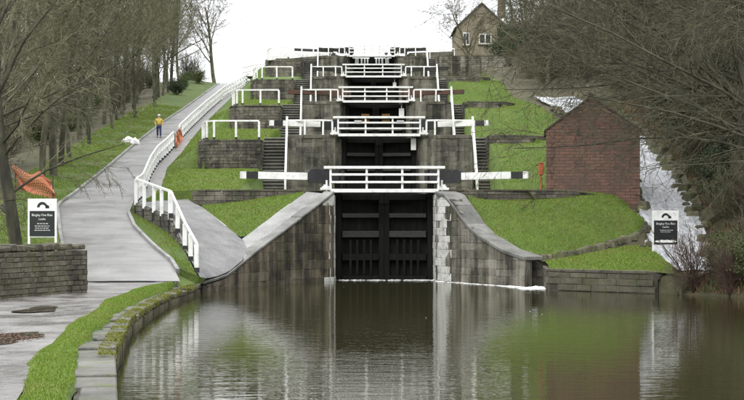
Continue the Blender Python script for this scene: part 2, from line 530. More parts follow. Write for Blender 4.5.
def coping(root, pts, ztop, width, thick, lr, mat, over=0.06, name='coping_stone', single=True, gap=0.015, rag=0.0):
    """slabs lying along a line; ztop is the upper face"""
    pl = Poly(pts)
    zt = lambda t: float(np.interp(t, pl.s, ztop))
    t = 0.0; J = MB()
    while t < pl.L - 0.05:
        l = random.uniform(*lr)
        if pl.L - (t + l) < lr[0] * 0.5: l = pl.L - t
        a, b = t + gap / 2, t + l - gap / 2
        t += l
        P, Q = pl.at(a), pl.at(b); n0, n1 = pl.nrm(a + 0.01), pl.nrm(b - 0.01)
        dz = random.uniform(-0.01, 0.01) if not rag else random.uniform(-.05, .035)
        za, zc = zt(a) + dz, zt(b) + dz + random.uniform(-0.006, 0.006)
        w = width * random.uniform(0.95 - rag * 2, 1.05 + rag)
        if rag: a += random.uniform(0, rag); za += random.uniform(-rag, 0) * .25; zc += random.uniform(-rag, 0) * .25
        lo, hi = [], []
        for p, n, z in ((P, n0, za), (Q, n1, zc)):
            o_, i_ = p + n * over, p - n * (w - over)
            lo.append((o_.x, o_.y, z - thick)); lo.append((i_.x, i_.y, z - thick))
            hi.append((o_.x, o_.y, z)); hi.append((i_.x, i_.y, z))
        m_ = MB() if single else J
        m_.hexa([lo[0], lo[1], lo[3], lo[2], hi[0], hi[1], hi[3], hi[2]])
        if single: m_.build(name, mat, root, bevel=0.02)
    if not single:
        o = J.build('coping', mat, root)

# ------------------------------------------------------------------ layout tables (metres)
YK = [71.0, 93.0, 115.0, 137.0, 158.0]
ZK = [4.0, 7.7, 11.35, 15.2, 19.2]
FK = [70.35] + [y - 1.5 for y in YK[1:]] + [180.0]
ZK2 = ZK + [19.3]
XL, XR, XC = -1.22, 3.24, 1.01
zP = I({0: .48, 45: .5, 51.5: .52, 54.5: .55, 57.5: 1.1, 61: 1.6, 66: 2.4, 70: 3.0, 78: 3.95, 90: 5.56, 103: 7.3, 130: 10.9, 165: 15.6, 185: 18.9, 200: 19.3, 300: 19.5})
pL = I({54.5: -9.75, 57: -10.7, 64: -12.3, 73: -14.2, 90: -14.8, 109: -15.65, 130: -16.4, 150: -16.8, 165: -17.2, 185: -16.9, 200: -16.6})
pR = I({54.5: -6.36, 57.5: -7.0, 61: -8.17, 66: -9.7, 70: -10.55, 78: -11.4, 90: -12.45, 99: -12.6, 109: -13.0, 120: -13.45, 138: -14.05, 165: -14.8, 185: -14.3, 200: -13.6})
fX = I({57.5: -5.97, 61: -6.92, 64.5: -7.9, 70: -10.1, 75: -10.6, 90: -12.0, 99: -12.25, 109: -12.75, 120: -13.2, 138: -13.8, 165: -14.5, 185: -14.0, 200: -13.2})
_fz = I({57.5: .6, 61: 1.57, 64.5: 2.85, 70: 3.5, 75: 3.75})
fZ = lambda y: _fz(y) if y < 75 else zP(y) + 0.13 * (1 if y > 78 else (y - 75) / 3)
gL = I({5: -9, 20: -10.5, 34: -13.5, 43.5: -10.1, 47: -8.8, 50: -9.2, 54.5: -9.75})
gR = I({5: -2.4, 12: -3.4, 19: -4.2, 25.4: -5.25, 31: -5.9, 43: -6.95, 49: -7.15, 52: -6.95, 54.5: -6.6})
cI = I({5: -1.9, 12: -2.95, 19: -3.75, 27.3: -5.05, 37.3: -6.15, 44: -6.5, 50: -6.65, 54.5: -6.45, 57.5: -6.2})
wE = I({5: -1.1, 12: -2.2, 19: -3.05, 27.3: -4.4, 37.3: -5.6, 44: -6.0, 50: -6.2, 57.5: -6.02})
zE = I({5: .45, 27: .45, 40: .36, 50: .33, 57.5: .36})

def hl(X, Y):
    """terrace ground between the fence and the chambers, left"""
    Y0 = Y
    if Y > 80: Y = Y - (1.7 if X > -4.55 else 3.45 if X > -5.9 else .3)
    k = max([i for i in range(5) if Y >= FK[i]] or [0])
    F0, F1 = FK[k], FK[k + 1]
    t = (Y - F0) / (F1 - F0)
    ZB = ZK[k] - (.3 if k else 0)
    out = lerp(ZB, ZK2[k + 1] - .3, 0.47 * sm(t * 1.1))
    if k > 0:
        prev = lerp(ZK[k - 1] - .3, ZK[k] - .3, 0.47)
        soft = lerp(prev, out, sm((Y - F0) / 4.0))
    else: soft = lerp(3.6, out, sm((Y - F0) / 5 + 0.3))
    if X > -5.6: return ZK[k]
    if X > -5.95: return lerp(ZK[k], out, (-5.6 - X) / .35) if k < 4 else ZK[k]
    if X > -8.9: return out
    a = sm((-8.9 - X) / .7)
    v = lerp(out, soft, a)
    Y = Y0
    fx = fX(Y) + 0.7
    if X < -9.6:
        v = lerp(v, fZ(Y), sm((-9.6 - X) / max(0.4, (-9.6 - fx))))
    return v
zc = I({54: .1, 60: .5, 66: 1.4, 72: 2.9, 78: 4.2, 90: 6.4, 100: 8.5, 110: 10.5, 118: 12.0, 140: 15.6, 160: 18.9, 180: 19.3, 300: 20})
cL = I({58: 11.9, 66: 12.1, 72: 12.9, 78: 14.0, 90: 15.4, 100: 15.3, 110: 14.0, 118: 13.2, 130: 12.8, 160: 12.8, 300: 12.8})
cR = I({58: 14.0, 66: 14.6, 72: 15.3, 78: 15.9, 90: 17.2, 100: 17.4, 110: 16.6, 118: 15.9, 130: 15.4, 160: 15.4, 300: 15.4})
def hr(X, Y):
    if Y > 80: Yq = Y - (1.7 if X < 6.62 else 3.45 if X < 7.47 else .3)
    else: Yq = Y
    return hr_(X, Yq, Y)
def hr_(X, Y, Y0):
    k = max([i for i in range(5) if Y >= FK[i]] or [0])
    F0, F1 = FK[k], FK[k + 1]
    nz = ZK2[k + 1]
    out = lerp(ZK[k], max(ZK[k], nz - (0.5 if k != 3 else 2.9)), sm((Y - (F1 - 10)) / 10))
    if k > 0: soft = lerp(ZK[k] - (.5 if k != 4 else 2.0), out, sm((Y - F0) / 2.5))
    else: soft = lerp(3.2, out, sm((Y - F0) / 2.2))
    if X < 7.47: return ZK[k]
    v = lerp(out, soft, sm((X - (9.5 if k else 7.5)) / (1.6 if k else .6)))
    Y = Y0
    c0, c1 = cL(Y), cR(Y)
    lo = zc(Y) - 0.25
    if X > c0 - 1.6: v = lerp(v, lo, sm((X - (c0 - 1.6)) / 1.5))
    if X > c1: v = lo + 0.42 * (X - c1) - 0.0020 * min(X - c1, 100) ** 2 + 0.5 * sm((X - c1) / 1.5)
    return v
def woods(X, Y):
    e = pL(Y) if Y > 54.5 else gL(Y)
    d = e - X
    return zP(Y) + (0.1 * min(1, max(0, d) / 0.2) + 0.35 * sm((d - .3) / 3) - 0.11 * min(40, max(0, d - 4)) if d > 0 else 0)

# ------------------------------------------------------------------ ground sheet
def nz(x, y, s=1.0, a=0.05):
    return a * (math.sin(x * 1.7 * s + 0.6 * math.sin(y * 1.3 * s)) * math.cos(y * 1.1 * s + 0.3 * x))
g = MB()
GR, LIT, VER, FLO = 0, 1, 2, 3
# left wood and verge
offs = [0, .2, .8, 2, 3.5, 5, 7, 10, 14, 20, 28, 40, 60, 100, 400]
Ys = list(np.arange(-12, 54.5, 2.5)) + list(np.arange(54.5, 200, 2)) + [210, 230, 260, 320, 600]
for a, b in zip(offs, offs[1:]):
    mi = VER if b <= 3.5 else FLO
    g.grid([[((pL(y) if y > 54.5 else gL(y)) - o, y, woods((pL(y) if y > 54.5 else gL(y)) - o, y) + (nz(o, y, .8, .06) if o > .5 else 0)) for o in (b, a)] for y in Ys], mi)
# strip between path and retaining wall / fence
yy = [57.5, 59, 61, 63, 64.5, 66, 68, 70] + list(np.arange(72, 201, 2))
g.grid([[(pR(y) + .13, y, zP(y) + (.06 if y > 57.6 else -.1)), (lerp(pR(y) + .13, fX(y) - .1, .5), y, lerp(zP(y), min(fZ(y), zP(y) + .02), .5) + (.02 if y > 58 else -.1)), (fX(y) - .06, y, min(fZ(y), zP(y) + .0) + (-.02 if y < 70 else 0))] for y in yy], VER)
# foreground grass strip, lapping unevenly over the backs of the slabs
def gpos(y, t):
    e = wE(y) - (.56 if y < 33 else .42) + .03 * math.sin(y * .9) + .02 * math.sin(y * 2.9 + 1)
    z = lerp(zP(y), zE(y) + .02, min(t, 1)) + .06 * math.sin(math.pi * min(t, 1)) - (.12 if t > 1 else 0)
    return lerp(gR(y) + .05 * math.sin(y * .7) + .02 * math.sin(y * 2.3), e, t), y, z
yy = [5, 9, 12, 15, 17, 19, 21, 23, 25.4, 28, 31, 34, 37, 40, 43, 46, 49, 52, 54.5]
g.grid([[gpos(y, t) for t in (0, .15, .4, .6, .8, .92, 1, 1.12)] for y in np.arange(5, 54.6, .5)], GR)
g.grid([[(pR(y) + .13 if y > 55 else cI(y) - .1, y, lerp(zP(y), zE(y), .5) if y > 55 else .42), (cI(y) + .08, y, zE(y))] for y in (54.5, 56, 57.5)], GR)
g.grid([[(pR(57.5) + .13, 57.5, .73), (-6.5, 57.5, .5), (-6.12, 57.5, .36), (-6.0, 57.5, .3)],
        [(pR(57.5) + .13, 57.52, 1.0), (-6.5, 57.52, .83), (fX(57.5) - .02, 57.52, .62), (-5.84, 58.36, .5)]], GR)
g.grid([[(x, 70.36, 2.9) for x in (-10.0, -9, -8, -7)], [(x, 70.37, hl(x, 70.37) + .02) for x in (-10.0, -9, -8, -7)]], GR)
g.grid([[(10.6, 57.2, -.5), (10.78, 57.2, .6), (11.2, 57.6, .78)], [(11.2, 56.5, -.5), (11.6, 56.5, .36), (12.4, 56.6, .74)]], LIT)
# left terraces
xs_l = [0, .25, .5, .75, 1.0]
ys = []
for k in range(5):
    ys += ([FK[k] + .02] if k == 0 else [FK[k] + d_ + e_ for d_ in (.3, 1.7, 3.45) for e_ in (-.02, .02)]) + list(np.arange(math.ceil(FK[k] + 3.6), FK[k + 1] - .3, 1.0))
ys.append(180.0)
def lrow(y):
    a = fX(y) + .75
    X = [a, lerp(a, -9.6, .25), lerp(a, -9.6, .5), lerp(a, -9.6, .75)] + [-9.6, -9.4, -9.2, -9.0, -8.85, -7.9, -6.9, -5.97, -5.88, -5.58, -4.57, -4.53, XL - .3]
    return [(x, y, hl(x, y) + (nz(x, y, 1, .05) if x < -6.2 else 0)) for x in X]
g.grid([lrow(y) for y in ys], GR)
def rrow(y):
    X = [XR + .3, 6.6, 6.64, 7.45, 7.49, 8.2, 9, 9.8, 10.6, 11.4, 12.1, cL(y) - .6, cL(y), (cL(y) + cR(y)) / 2, cR(y), cR(y) + .8, cR(y) + 1.8, cR(y) + 3.5, cR(y) + 6, cR(y) + 10]
    X = sorted(X)
    return X
def rgrid(j0, j1, mi):
    g.grid([[(x, y, hr(x, y) + (nz(x, y, 1, .06) if x > 7.6 else 0)) for x in rrow(y)[j0:j1]] for y in ys], mi)
rgrid(0, 12, GR); rgrid(11, 16, LIT); rgrid(15, 20, LIT)
yfar = [54.5, 60, 66] + [70.37] + list(range(74, 180, 6)) + [200, 230, 260, 320, 600]
g.grid([[(x, y, hr(x, y) + nz(x, y, .4, .15)) for x in (cR(y) + 10, cR(y) + 20, cR(y) + 40, cR(y) + 70, cR(y) + 110, cR(y) + 400)] for y in yfar], LIT)
# top of the hill beyond the flight
g.grid([[(x, y, z) for x in (fX(min(y, 200)) + .7 if y < 210 else -17.5, -5, 5, 13.4, 25.4)] for y, z in ((180, 19.3), (200, 19.3), (230, 19.3), (300, 19.5), (600, 25))], GR)
g.grid([[(x, y, 19.3) for x in (pL(y), pR(y))] for y in (200, 230, 300, 600)], GR)
# grass triangle above the left wing wall
A, B, C = Vector((-2.55, 70.3, 3.96)), Vector((-5.0, 65.6, 1.9)), Vector((-7.05, 69.0, 3.26))
tri_top = [A, Vector((-4.2, 70.3, 3.75)), Vector((-5.8, 70.25, 3.5)), Vector((-7.15, 70.15, 3.35)), ]
tri_bot = [A + Vector((-.05, -.12, -.05)), Vector((-3.75, 68.0, 2.98)), B, C]
def resample(pts, n):
    L = [0.0]
    for a, b in zip(pts, pts[1:]): L.append(L[-1] + (Vector(b) - Vector(a)).length)
    out = []
    for t in np.linspace(0, L[-1], n):
        out.append(Vector([np.interp(t, L, [p[i] for p in pts]) for i in range(3)]))
    return out
def loft(bot, top, n, m, mb, mi, bulge=0.0, rough=0.02):
    a, b = resample(bot, n), resample(top, n)
    rows = []
    for j in range(m + 1):
        t = j / m
        rows.append([(p.lerp(q, t) + Vector((0, 0, bulge * math.sin(math.pi * t) + (rough * math.sin(i * 2.1 + j * 1.7) if 0 < j < m else 0)))) for i, (p, q) in enumerate(zip(a, b))])
    mb.grid(rows, mi)
    return rows
tri_rows = loft(tri_bot, tri_top, 16, 8, g, GR, .04)
# right lawns
up_bot = [(4.72, 69.3, 3.5), (5.0, 67.6, 2.75), (5.7, 66.1, 2.05), (6.9, 64.7, 1.27), (8.0, 64.6, 1.27), (10.0, 66.1, 1.62), (12.0, 68, 2.15), (12.6, 69.6, 2.45)]
up_top = [(4.75, 70.1, 3.56), (6.2, 70.35, 3.58), (8.9, 70.8, 3.68), (10.4, 71.4, 3.85), (11.6, 71.6, 3.7), (12.3, 71.0, 3.1), (12.65, 70.2, 2.6)]
up_rows = loft(up_bot, up_top, 30, 12, g, GR, .25, .03)
lo_bot = [(7.25, 60.2, .8), (9, 58.75, .8), (10.75, 57.3, .79), (11.6, 56.7, .7)]
lo_top = [(7.5, 64.1, 1.0), (9.9, 65.4, 1.38), (11.4, 66.7, 1.6), (12.2, 66.9, 1.6)]
lo_rows = loft(lo_bot, lo_top, 24, 10, g, GR, .06, .02)
g.grid([[(7.45, 64.0, .98), (9.9, 65.35, 1.36), (11.4, 66.65, 1.58), (12.2, 66.9, 1.58), (12.7, 69.6, 2.3)], [(6.9, 64.75, 1.22), (8.6, 65.0, 1.36), (10.2, 66.4, 1.66), (12.0, 68.05, 2.1), (12.6, 69.7, 2.42)]], LIT)
# right bank with the shrubs
wRx = I({5: 24, 20: 20, 35: 17.5, 48: 15.5, 54: 13.2, 56.5: 11.2})
yb = [5, 12, 20, 28, 35, 42, 48, 52, 54.5, 56.5]
g.grid([[(wRx(y), y, -.4), (wRx(y) + .4, y, .25), (wRx(y) + 1.5, y, .75), (wRx(y) + 3.5, y, 1.5), (wRx(y) + 8, y, 3.4), (wRx(y) + 20, y, 9), (wRx(y) + 60, y, 22), (420, y, 60)] for y in yb], LIT)
g.grid([[(11.2, 56.5, -.4), (11.6, 56.5, .35), (12.4, 56.6, .72), (14.7, 56.5, 1.5), (19.2, 56.5, 3.4), (31.2, 56.5, 9)],
        [(11.3, 58, .4), (11.7, 58, .5), (12.3, 58.2, .62), (14.6, 58, 1.0), (19, 60, 3.6), (31, 60, 9.5)],
        [(12.0, 64, 1.2), (12.1, 64, .9), (12.4, 64, .6), (14.8, 64, .7), (19, 64, 4), (31, 64, 9.8)],
        [(12.5, 69, 2.2), (12.6, 69, 2.1), (12.9, 69, 1.5), (15.2, 69, 1.8), (19.5, 69, 4.6), (31, 69, 10)],
        [(12.5, 70.4, 2.5), (12.65, 70.4, 2.5), (13.1, 70.4, 1.8), (15.2, 70.4, 2.1), (19.5, 70.4, 4.9), (31, 70.4, 10)]], LIT)
# near bank under the camera
g.grid([[(x, y, .47) for x in (-60, -9, -1.1, 6, 24, 60)] for y in (-12, 0, 5)], VER)
g.grid([[(x, y, z) for x in (-700, -9, 24, 700)] for y, z in ((-500, 1), (-60, .6), (-12, .47))], VER)
g.grid([[(x, y, -.6 + .42 * (x - 11.5) - .002 * (x - 11.5) ** 2) for x in (11.5, 13, 15, 18, 24, 34, 60)] for y in (57.2, 60, 62, 66, 70, 75)], LIT)
xq = rrow(70.37)[10:]
g.grid([[(x, 70.372, -1.0) for x in xq], [(x, 70.372, hr(x, 70.37) + nz(x, 70.37, 1, .06) + .01) for x in xq]], LIT)
xq = [cR(70.37) + o for o in (10, 20, 40, 70, 110)]
g.grid([[(x, 70.372, -1.0) for x in xq], [(x, 70.372, hr(x, 70.37) + .2) for x in xq]], LIT)
# skirt under everything
g.grid([[(x, y, -3.0) for x in (-900, 0, 900)] for y in (-600, 300, 1500)], LIT)
ground = structure(g.build('ground', ['grass', 'leaf_litter', 'verge_grass', 'wood_floor'], smooth=False))
for p in ground.data.polygons: p.use_smooth = True

# ------------------------------------------------------------------ water
w = MB(); w.grid([[(x, y, 0.0) for x in (-9, 0, 10, 45)] for y in (4.5, 20, 40, 60, 73.5)])
structure(w.build('canal_water', 'canal_water'))
for k in range(5):
    w = MB(); y1 = (YK[k + 1] if k < 4 else 180) + .4
    w.quad((XL, YK[k] + .3, ZK[k] - .55), (XR, YK[k] + .3, ZK[k] - .55), (XR, y1, ZK[k] - .55), (XL, y1, ZK[k] - .55))
    structure(w.build('lock_chamber_water', 'canal_water'))
# ------------------------------------------------------------------ paths
p = MB()
yy = list(np.arange(54.5, 200.1, 1.5))
p.grid([[(lerp(pL(y), pR(y), t), y, zP(y) + .03 * math.sin(math.pi * t)) for t in (0, .33, .66, 1)] for y in yy])
structure(p.build('concrete_towpath', 'path_concrete'))
p = MB()
yy = list(np.arange(5, 54.6, 1.5))
rows = [[(lerp(gL(y), gR(y), t), y, zP(y) - .04 * math.sin(math.pi * t) + .012 * math.sin(y * 1.9 + t * 9) * math.sin(math.pi * t)) for t in (0, .2, .4, .6, .8, 1)] for y in yy]
rows.append([(lerp(-9.75, -6.36, t), 54.5, .53) for t in (0, .2, .4, .6, .8, 1)])
p.grid(rows)
structure(p.build('gravel_towpath', 'gravel', smooth=True))
p = MB()
p.box((-8.05, 54.46, .555), (3.3, .12, .02))
structure(p.build('drain_channel', 'iron'))
# kerbs
for nm, fx, off, y0 in (('kerb', pL, -.08, 60), ('kerb', pR, .07, 56)):
    p = MB(); yy = list(np.arange(y0, 198, 2.0))
    for a, b in zip(yy, yy[1:]): p.bar((fx(a) + off, a, zP(a) + .02), (fx(b) + off, b, zP(b) + .02), .13, .2)
    structure(p.build(nm, 'stone_coping'))
# setts ramp up to the lock side
left_e = [(fX(y), y, fZ(y)) for y in (57.5, 59, 61, 63, 64.5, 66, 68, 70, 71.5)]
right_e = [(-5.86, 58.35, .5), (-5.5, 59.8, .56), (-5.2, 60.8, .68), (-4.75, 62.4, 1.12), (-4.75, 64.6, 1.62), (-5.05, 65.65, 1.88), (-7.05, 69.0, 3.27), (-7.75, 69.9, 3.55), (-7.95, 71.5, 3.85)]
p = MB(); loft(left_e, right_e, 22, 6, p, 0, .0, .0)
structure(p.build('sett_paved_ramp', 'setts'))
p = MB(); yy = list(np.arange(70, 198, 2.0))
p.grid([[(fX(y) + .03, y, fZ(y) + .02), (fX(y) + .78, y, fZ(y) + .04)] for y in yy])
structure(p.build('fence_side_path', 'gravel'))
# paving strip behind the left wing coping
wl_pts = [(-1.25, 69.2), (-2.2, 67.6), (-4.0, 64.6), (-4.7, 62.6), (-5.3, 60.5), (-5.95, 58.3)]
wl_top = [3.97, 3.18, 1.75, 1.1, .57, .40]
# puddles with leaves
def puddle(cx, cy, rx, ry):
    pu = MB(); n = 22; ring = []
    for i in range(n):
        a = 2 * math.pi * i / n; r = 1 + .25 * math.sin(2 * a + cx) + .2 * math.sin(3 * a + 2 * cx) + .08 * math.sin(7 * a)
        ring.append((cx + rx * r * math.cos(a), cy + ry * r * math.sin(a), zP(cy) - .012 + .006))
    b = len(pu.v); pu.v += ring; pu.f.append(tuple(range(n))); pu.mi.append(0)
    return structure(pu.build('puddle', 'puddle'))
puddle(-6.9, 29.0, 1.0, 1.5); puddle(-8.0, 38.5, .55, 1.1); puddle(-5.6, 21.5, .3, .6)
lf = MB()
for i in range(420):
    a, r = random.uniform(0, 6.28), math.sqrt(random.random())
    x, y = -6.95 + 1.0 * r * math.cos(a), 29.0 + 1.5 * r * math.sin(a)
    s, t = random.uniform(.02, .045), random.uniform(0, 3.1)
    z = zP(y) + random.uniform(.0, .012)
    dx, dy = s * math.cos(t), s * math.sin(t)
    lf.quad((x - dx, y - dy, z), (x + dy, y - dx, z + .01), (x + dx, y + dy, z), (x - dy, y + dx, z + .008))
tag(lf.build('fallen_leaves', 'dead_leaf'), 'sodden red brown leaves lying in the towpath puddle', 'leaves', kind='stuff')

# ------------------------------------------------------------------ canal edge wall, foreground left
root = thing('canal_bank_wall', 'low mossy stone canal bank edged with worn slabs beside the grass strip', 'wall', (-4.4, 27.3, 0))
yy = [57.5, 54, 50, 47, 44, 40.5, 37.3, 34, 31, 28.5, 27.3, 25, 22, 19, 15, 12, 5]
pts = [(wE(y), y) for y in yy][::-1]
masonry(root, pts, [zE(p[1]) - .13 for p in pts], [-.5] * len(pts), .22, (.45, .9), 'stone_moss', depth=.05, thick=.5)
coping(root, pts, [zE(p[1]) for p in pts], .74, .14, (.7, 1.5), 'stone_slab', over=.08, name='slab', gap=.11, rag=.16)

# ------------------------------------------------------------------ wing walls of the bottom lock
white_l = lambda p, z: p.y > 68.75 and p.x > -1.5
root = thing('lock_wing_wall', 'tall dark stone wing wall sloping down left of the bottom gates', 'wall', (-3.5, 65, 0))
pts = [(-5.95, 58.3), (-5.3, 60.5), (-4.7, 62.6), (-4.0, 64.6), (-3.1, 66.1), (-2.2, 67.6), (-1.5, 68.75), (-1.26, 69.2), (-1.22, 69.9), (-1.22, 71.4)]
top = [.40, .57, 1.1, 1.75, 2.46, 3.18, 3.75, 3.97, 3.97, 3.97]
masonry(root, pts, [t - .16 for t in top], [-.6] * len(pts), .40, (.5, 1.0), 'stone_wing', depth=.014, thick=.6, core='stone_wing', gap=.008, white=white_l)
coping(root, pts[:8], top[:8], .55, .11, (.9, 1.5), 'stone_wing_cope', over=.05)
s = MB()
so = [Vector((-4.3, 65.0, 1.70)), Vector((-3.5, 66.4, 2.37)), Vector((-2.6, 67.9, 3.08)), Vector((-1.75, 69.4, 3.89))]
si = [Vector((-5.05, 65.62, 1.9)), Vector((-4.4, 66.8, 2.45)), Vector((-3.7, 68.05, 3.0)), Vector((-2.5, 70.32, 3.98))]
loft(so, si, 12, 3, s, 0, 0, 0)
s.build('paving_strip', 'stone_coping', root)
s = MB(); loft([(-4.74, 62.6, 1.06), (-4.4, 63.6, 1.37), (-4.3, 65.0, 1.70)], [(-4.75, 62.4, 1.12), (-4.78, 64.6, 1.62), (-5.05, 65.62, 1.9)], 6, 2, s, 0, 0, 0)
s.build('paving_strip', 'stone_coping', root)

root = thing('lock_wing_wall', 'curved whitewashed and stained stone wing wall right of the bottom gates', 'wall', (4.8, 66, 0))
pts = [(3.24, 71.4), (3.24, 69.9), (3.3, 69.2), (3.8, 67.8), (4.2, 67.0), (4.9, 65.8), (5.9, 64.2), (6.6, 63.2), (6.85, 63.6), (6.9, 64.5), (7.3, 64.4), (7.6, 64.2)]
top = [3.97, 3.97, 3.97, 3.74, 2.85, 2.1, 1.44, 1.2, 1.2, 1.2, 1.15, 1.1]
white_r = lambda p, z: p.y > 67.9 and p.x < 3.85
masonry(root, pts, [t - .14 for t in top], [-.6] * len(pts), .34, (.45, .9), 'stone_light', depth=.016, thick=.6, core='stone_light', gap=.008, white=white_r)
coping(root, pts[2:8], top[2:8], 1.02, .15, (.7, 1.1), 'stone_wing_cope', over=.06)

root = thing('retaining_wall', 'low coursed stone retaining wall under the lower lawn by the water', 'wall', (9, 58.5, 0))
pts = [(7.45, 64.0), (7.15, 60.0), (9.0, 58.5), (10.8, 57.0), (11.3, 57.6), (11.8, 58.6)]
masonry(root, pts, [.7] * 6, [-.5] * 6, .27, (.5, .95), 'stone_rubble', depth=.045, thick=.5)
coping(root, pts, [.82] * 6, .42, .12, (.7, 1.1), 'stone_rubble', over=.05)

# low terrace walls
root = thing('terrace_wall', 'low stone terrace wall above the triangular lawn left of the gates', 'wall', (-5, 70.3, 3.3))
pts = [(-7.75, 72.2), (-7.95, 71.2), (-7.75, 70.45), (-7.15, 70.2), (-5.8, 70.28), (-4.2, 70.33), (-2.6, 70.36)]
masonry(root, pts, [3.98] * 7, [3.3, 3.3, 3.2, 3.15, 3.3, 3.6, 3.8], .2, (.25, .55), 'stone_wall', depth=.05, thick=.35)
coping(root, pts, [4.08] * 7, .45, .1, (.6, 1.0), 'stone_rubble', over=.05)
root = thing('terrace_wall', 'low stone terrace wall along the top of the right lawn', 'wall', (7, 70.5, 3.4))
pts = [(3.9, 70.2), (6.2, 70.38), (8.9, 70.85), (9.8, 71.15), (10.6, 71.8), (11.0, 72.6)]
masonry(root, pts, [3.98, 3.98, 3.98, 3.95, 3.82, 3.6], [3.4, 3.4, 3.5, 3.5, 3.3, 3.1], .2, (.25, .55), 'stone_wall', depth=.05, thick=.35)
coping(root, pts, [4.08, 4.08, 4.08, 4.05, 3.92, 3.68], .45, .1, (.6, 1.0), 'stone_rubble', over=.05)
# retaining wall under the fence
root = thing('retaining_wall', 'stone retaining wall under the white fence beside the towpath', 'wall', (-8, 64.5, 2))
ym = [60.5, 62, 63.3, 64.5, 66, 68, 70, 71.5]
pts = [(fX(y) - .02, y) for y in ym][::-1]
masonry(root, pts, [fZ(p[1]) - .03 for p in pts], [min(fZ(p[1]), zP(p[1])) - .35 for p in pts], .22, (.3, .6), 'stone_wall', depth=.05, thick=.4)

# left boundary wall in the foreground
root = thing('boundary_wall', 'mossy rubble stone wall at the left edge beside the gravel towpath', 'wall', (-9.4, 45.3, .5))
pts = [(-8.35, 47.4), (-8.75, 47.0), (-10.1, 43.5), (-11.6, 39.5), (-13.4, 35)][::-1]
masonry(root, pts, [1.78] * 5, [.3] * 5, .15, (.16, .42), 'stone_rubble', depth=.05, thick=.45, limit=300)
pl_ = Poly(pts); t = 0
while t < pl_.L - .1:
    l = random.uniform(.2, .38); a = pl_.at(t + .02); b = pl_.at(min(pl_.L, t + l - .02)); n = pl_.nrm(t + .1); t += l
    if (b - a).length < .08: continue
    a2, b2 = a - n * .22, b - n * .22
    q = MB(); h = random.uniform(.12, .22)
    q.bar((a2.x, a2.y, 1.8 + h / 2), (b2.x, b2.y, 1.8 + h / 2 + random.uniform(-.02, .02)), .48, h)
    q.build('cope_stone', 'stone_rubble', root, bevel=.03)
q = MB(); q.box((-9.25, 50.2, 1.4), (.42, .35, .8), .1); q.box((-9.25, 50.2, 1.83), (.48, .4, .06), .1)
tag(q.build('grit_bin', 'sign_black', bevel=.02), 'small black bin behind the end of the left stone wall', 'bin')
bpy.data.objects['grit_bin'].location.z = -.42

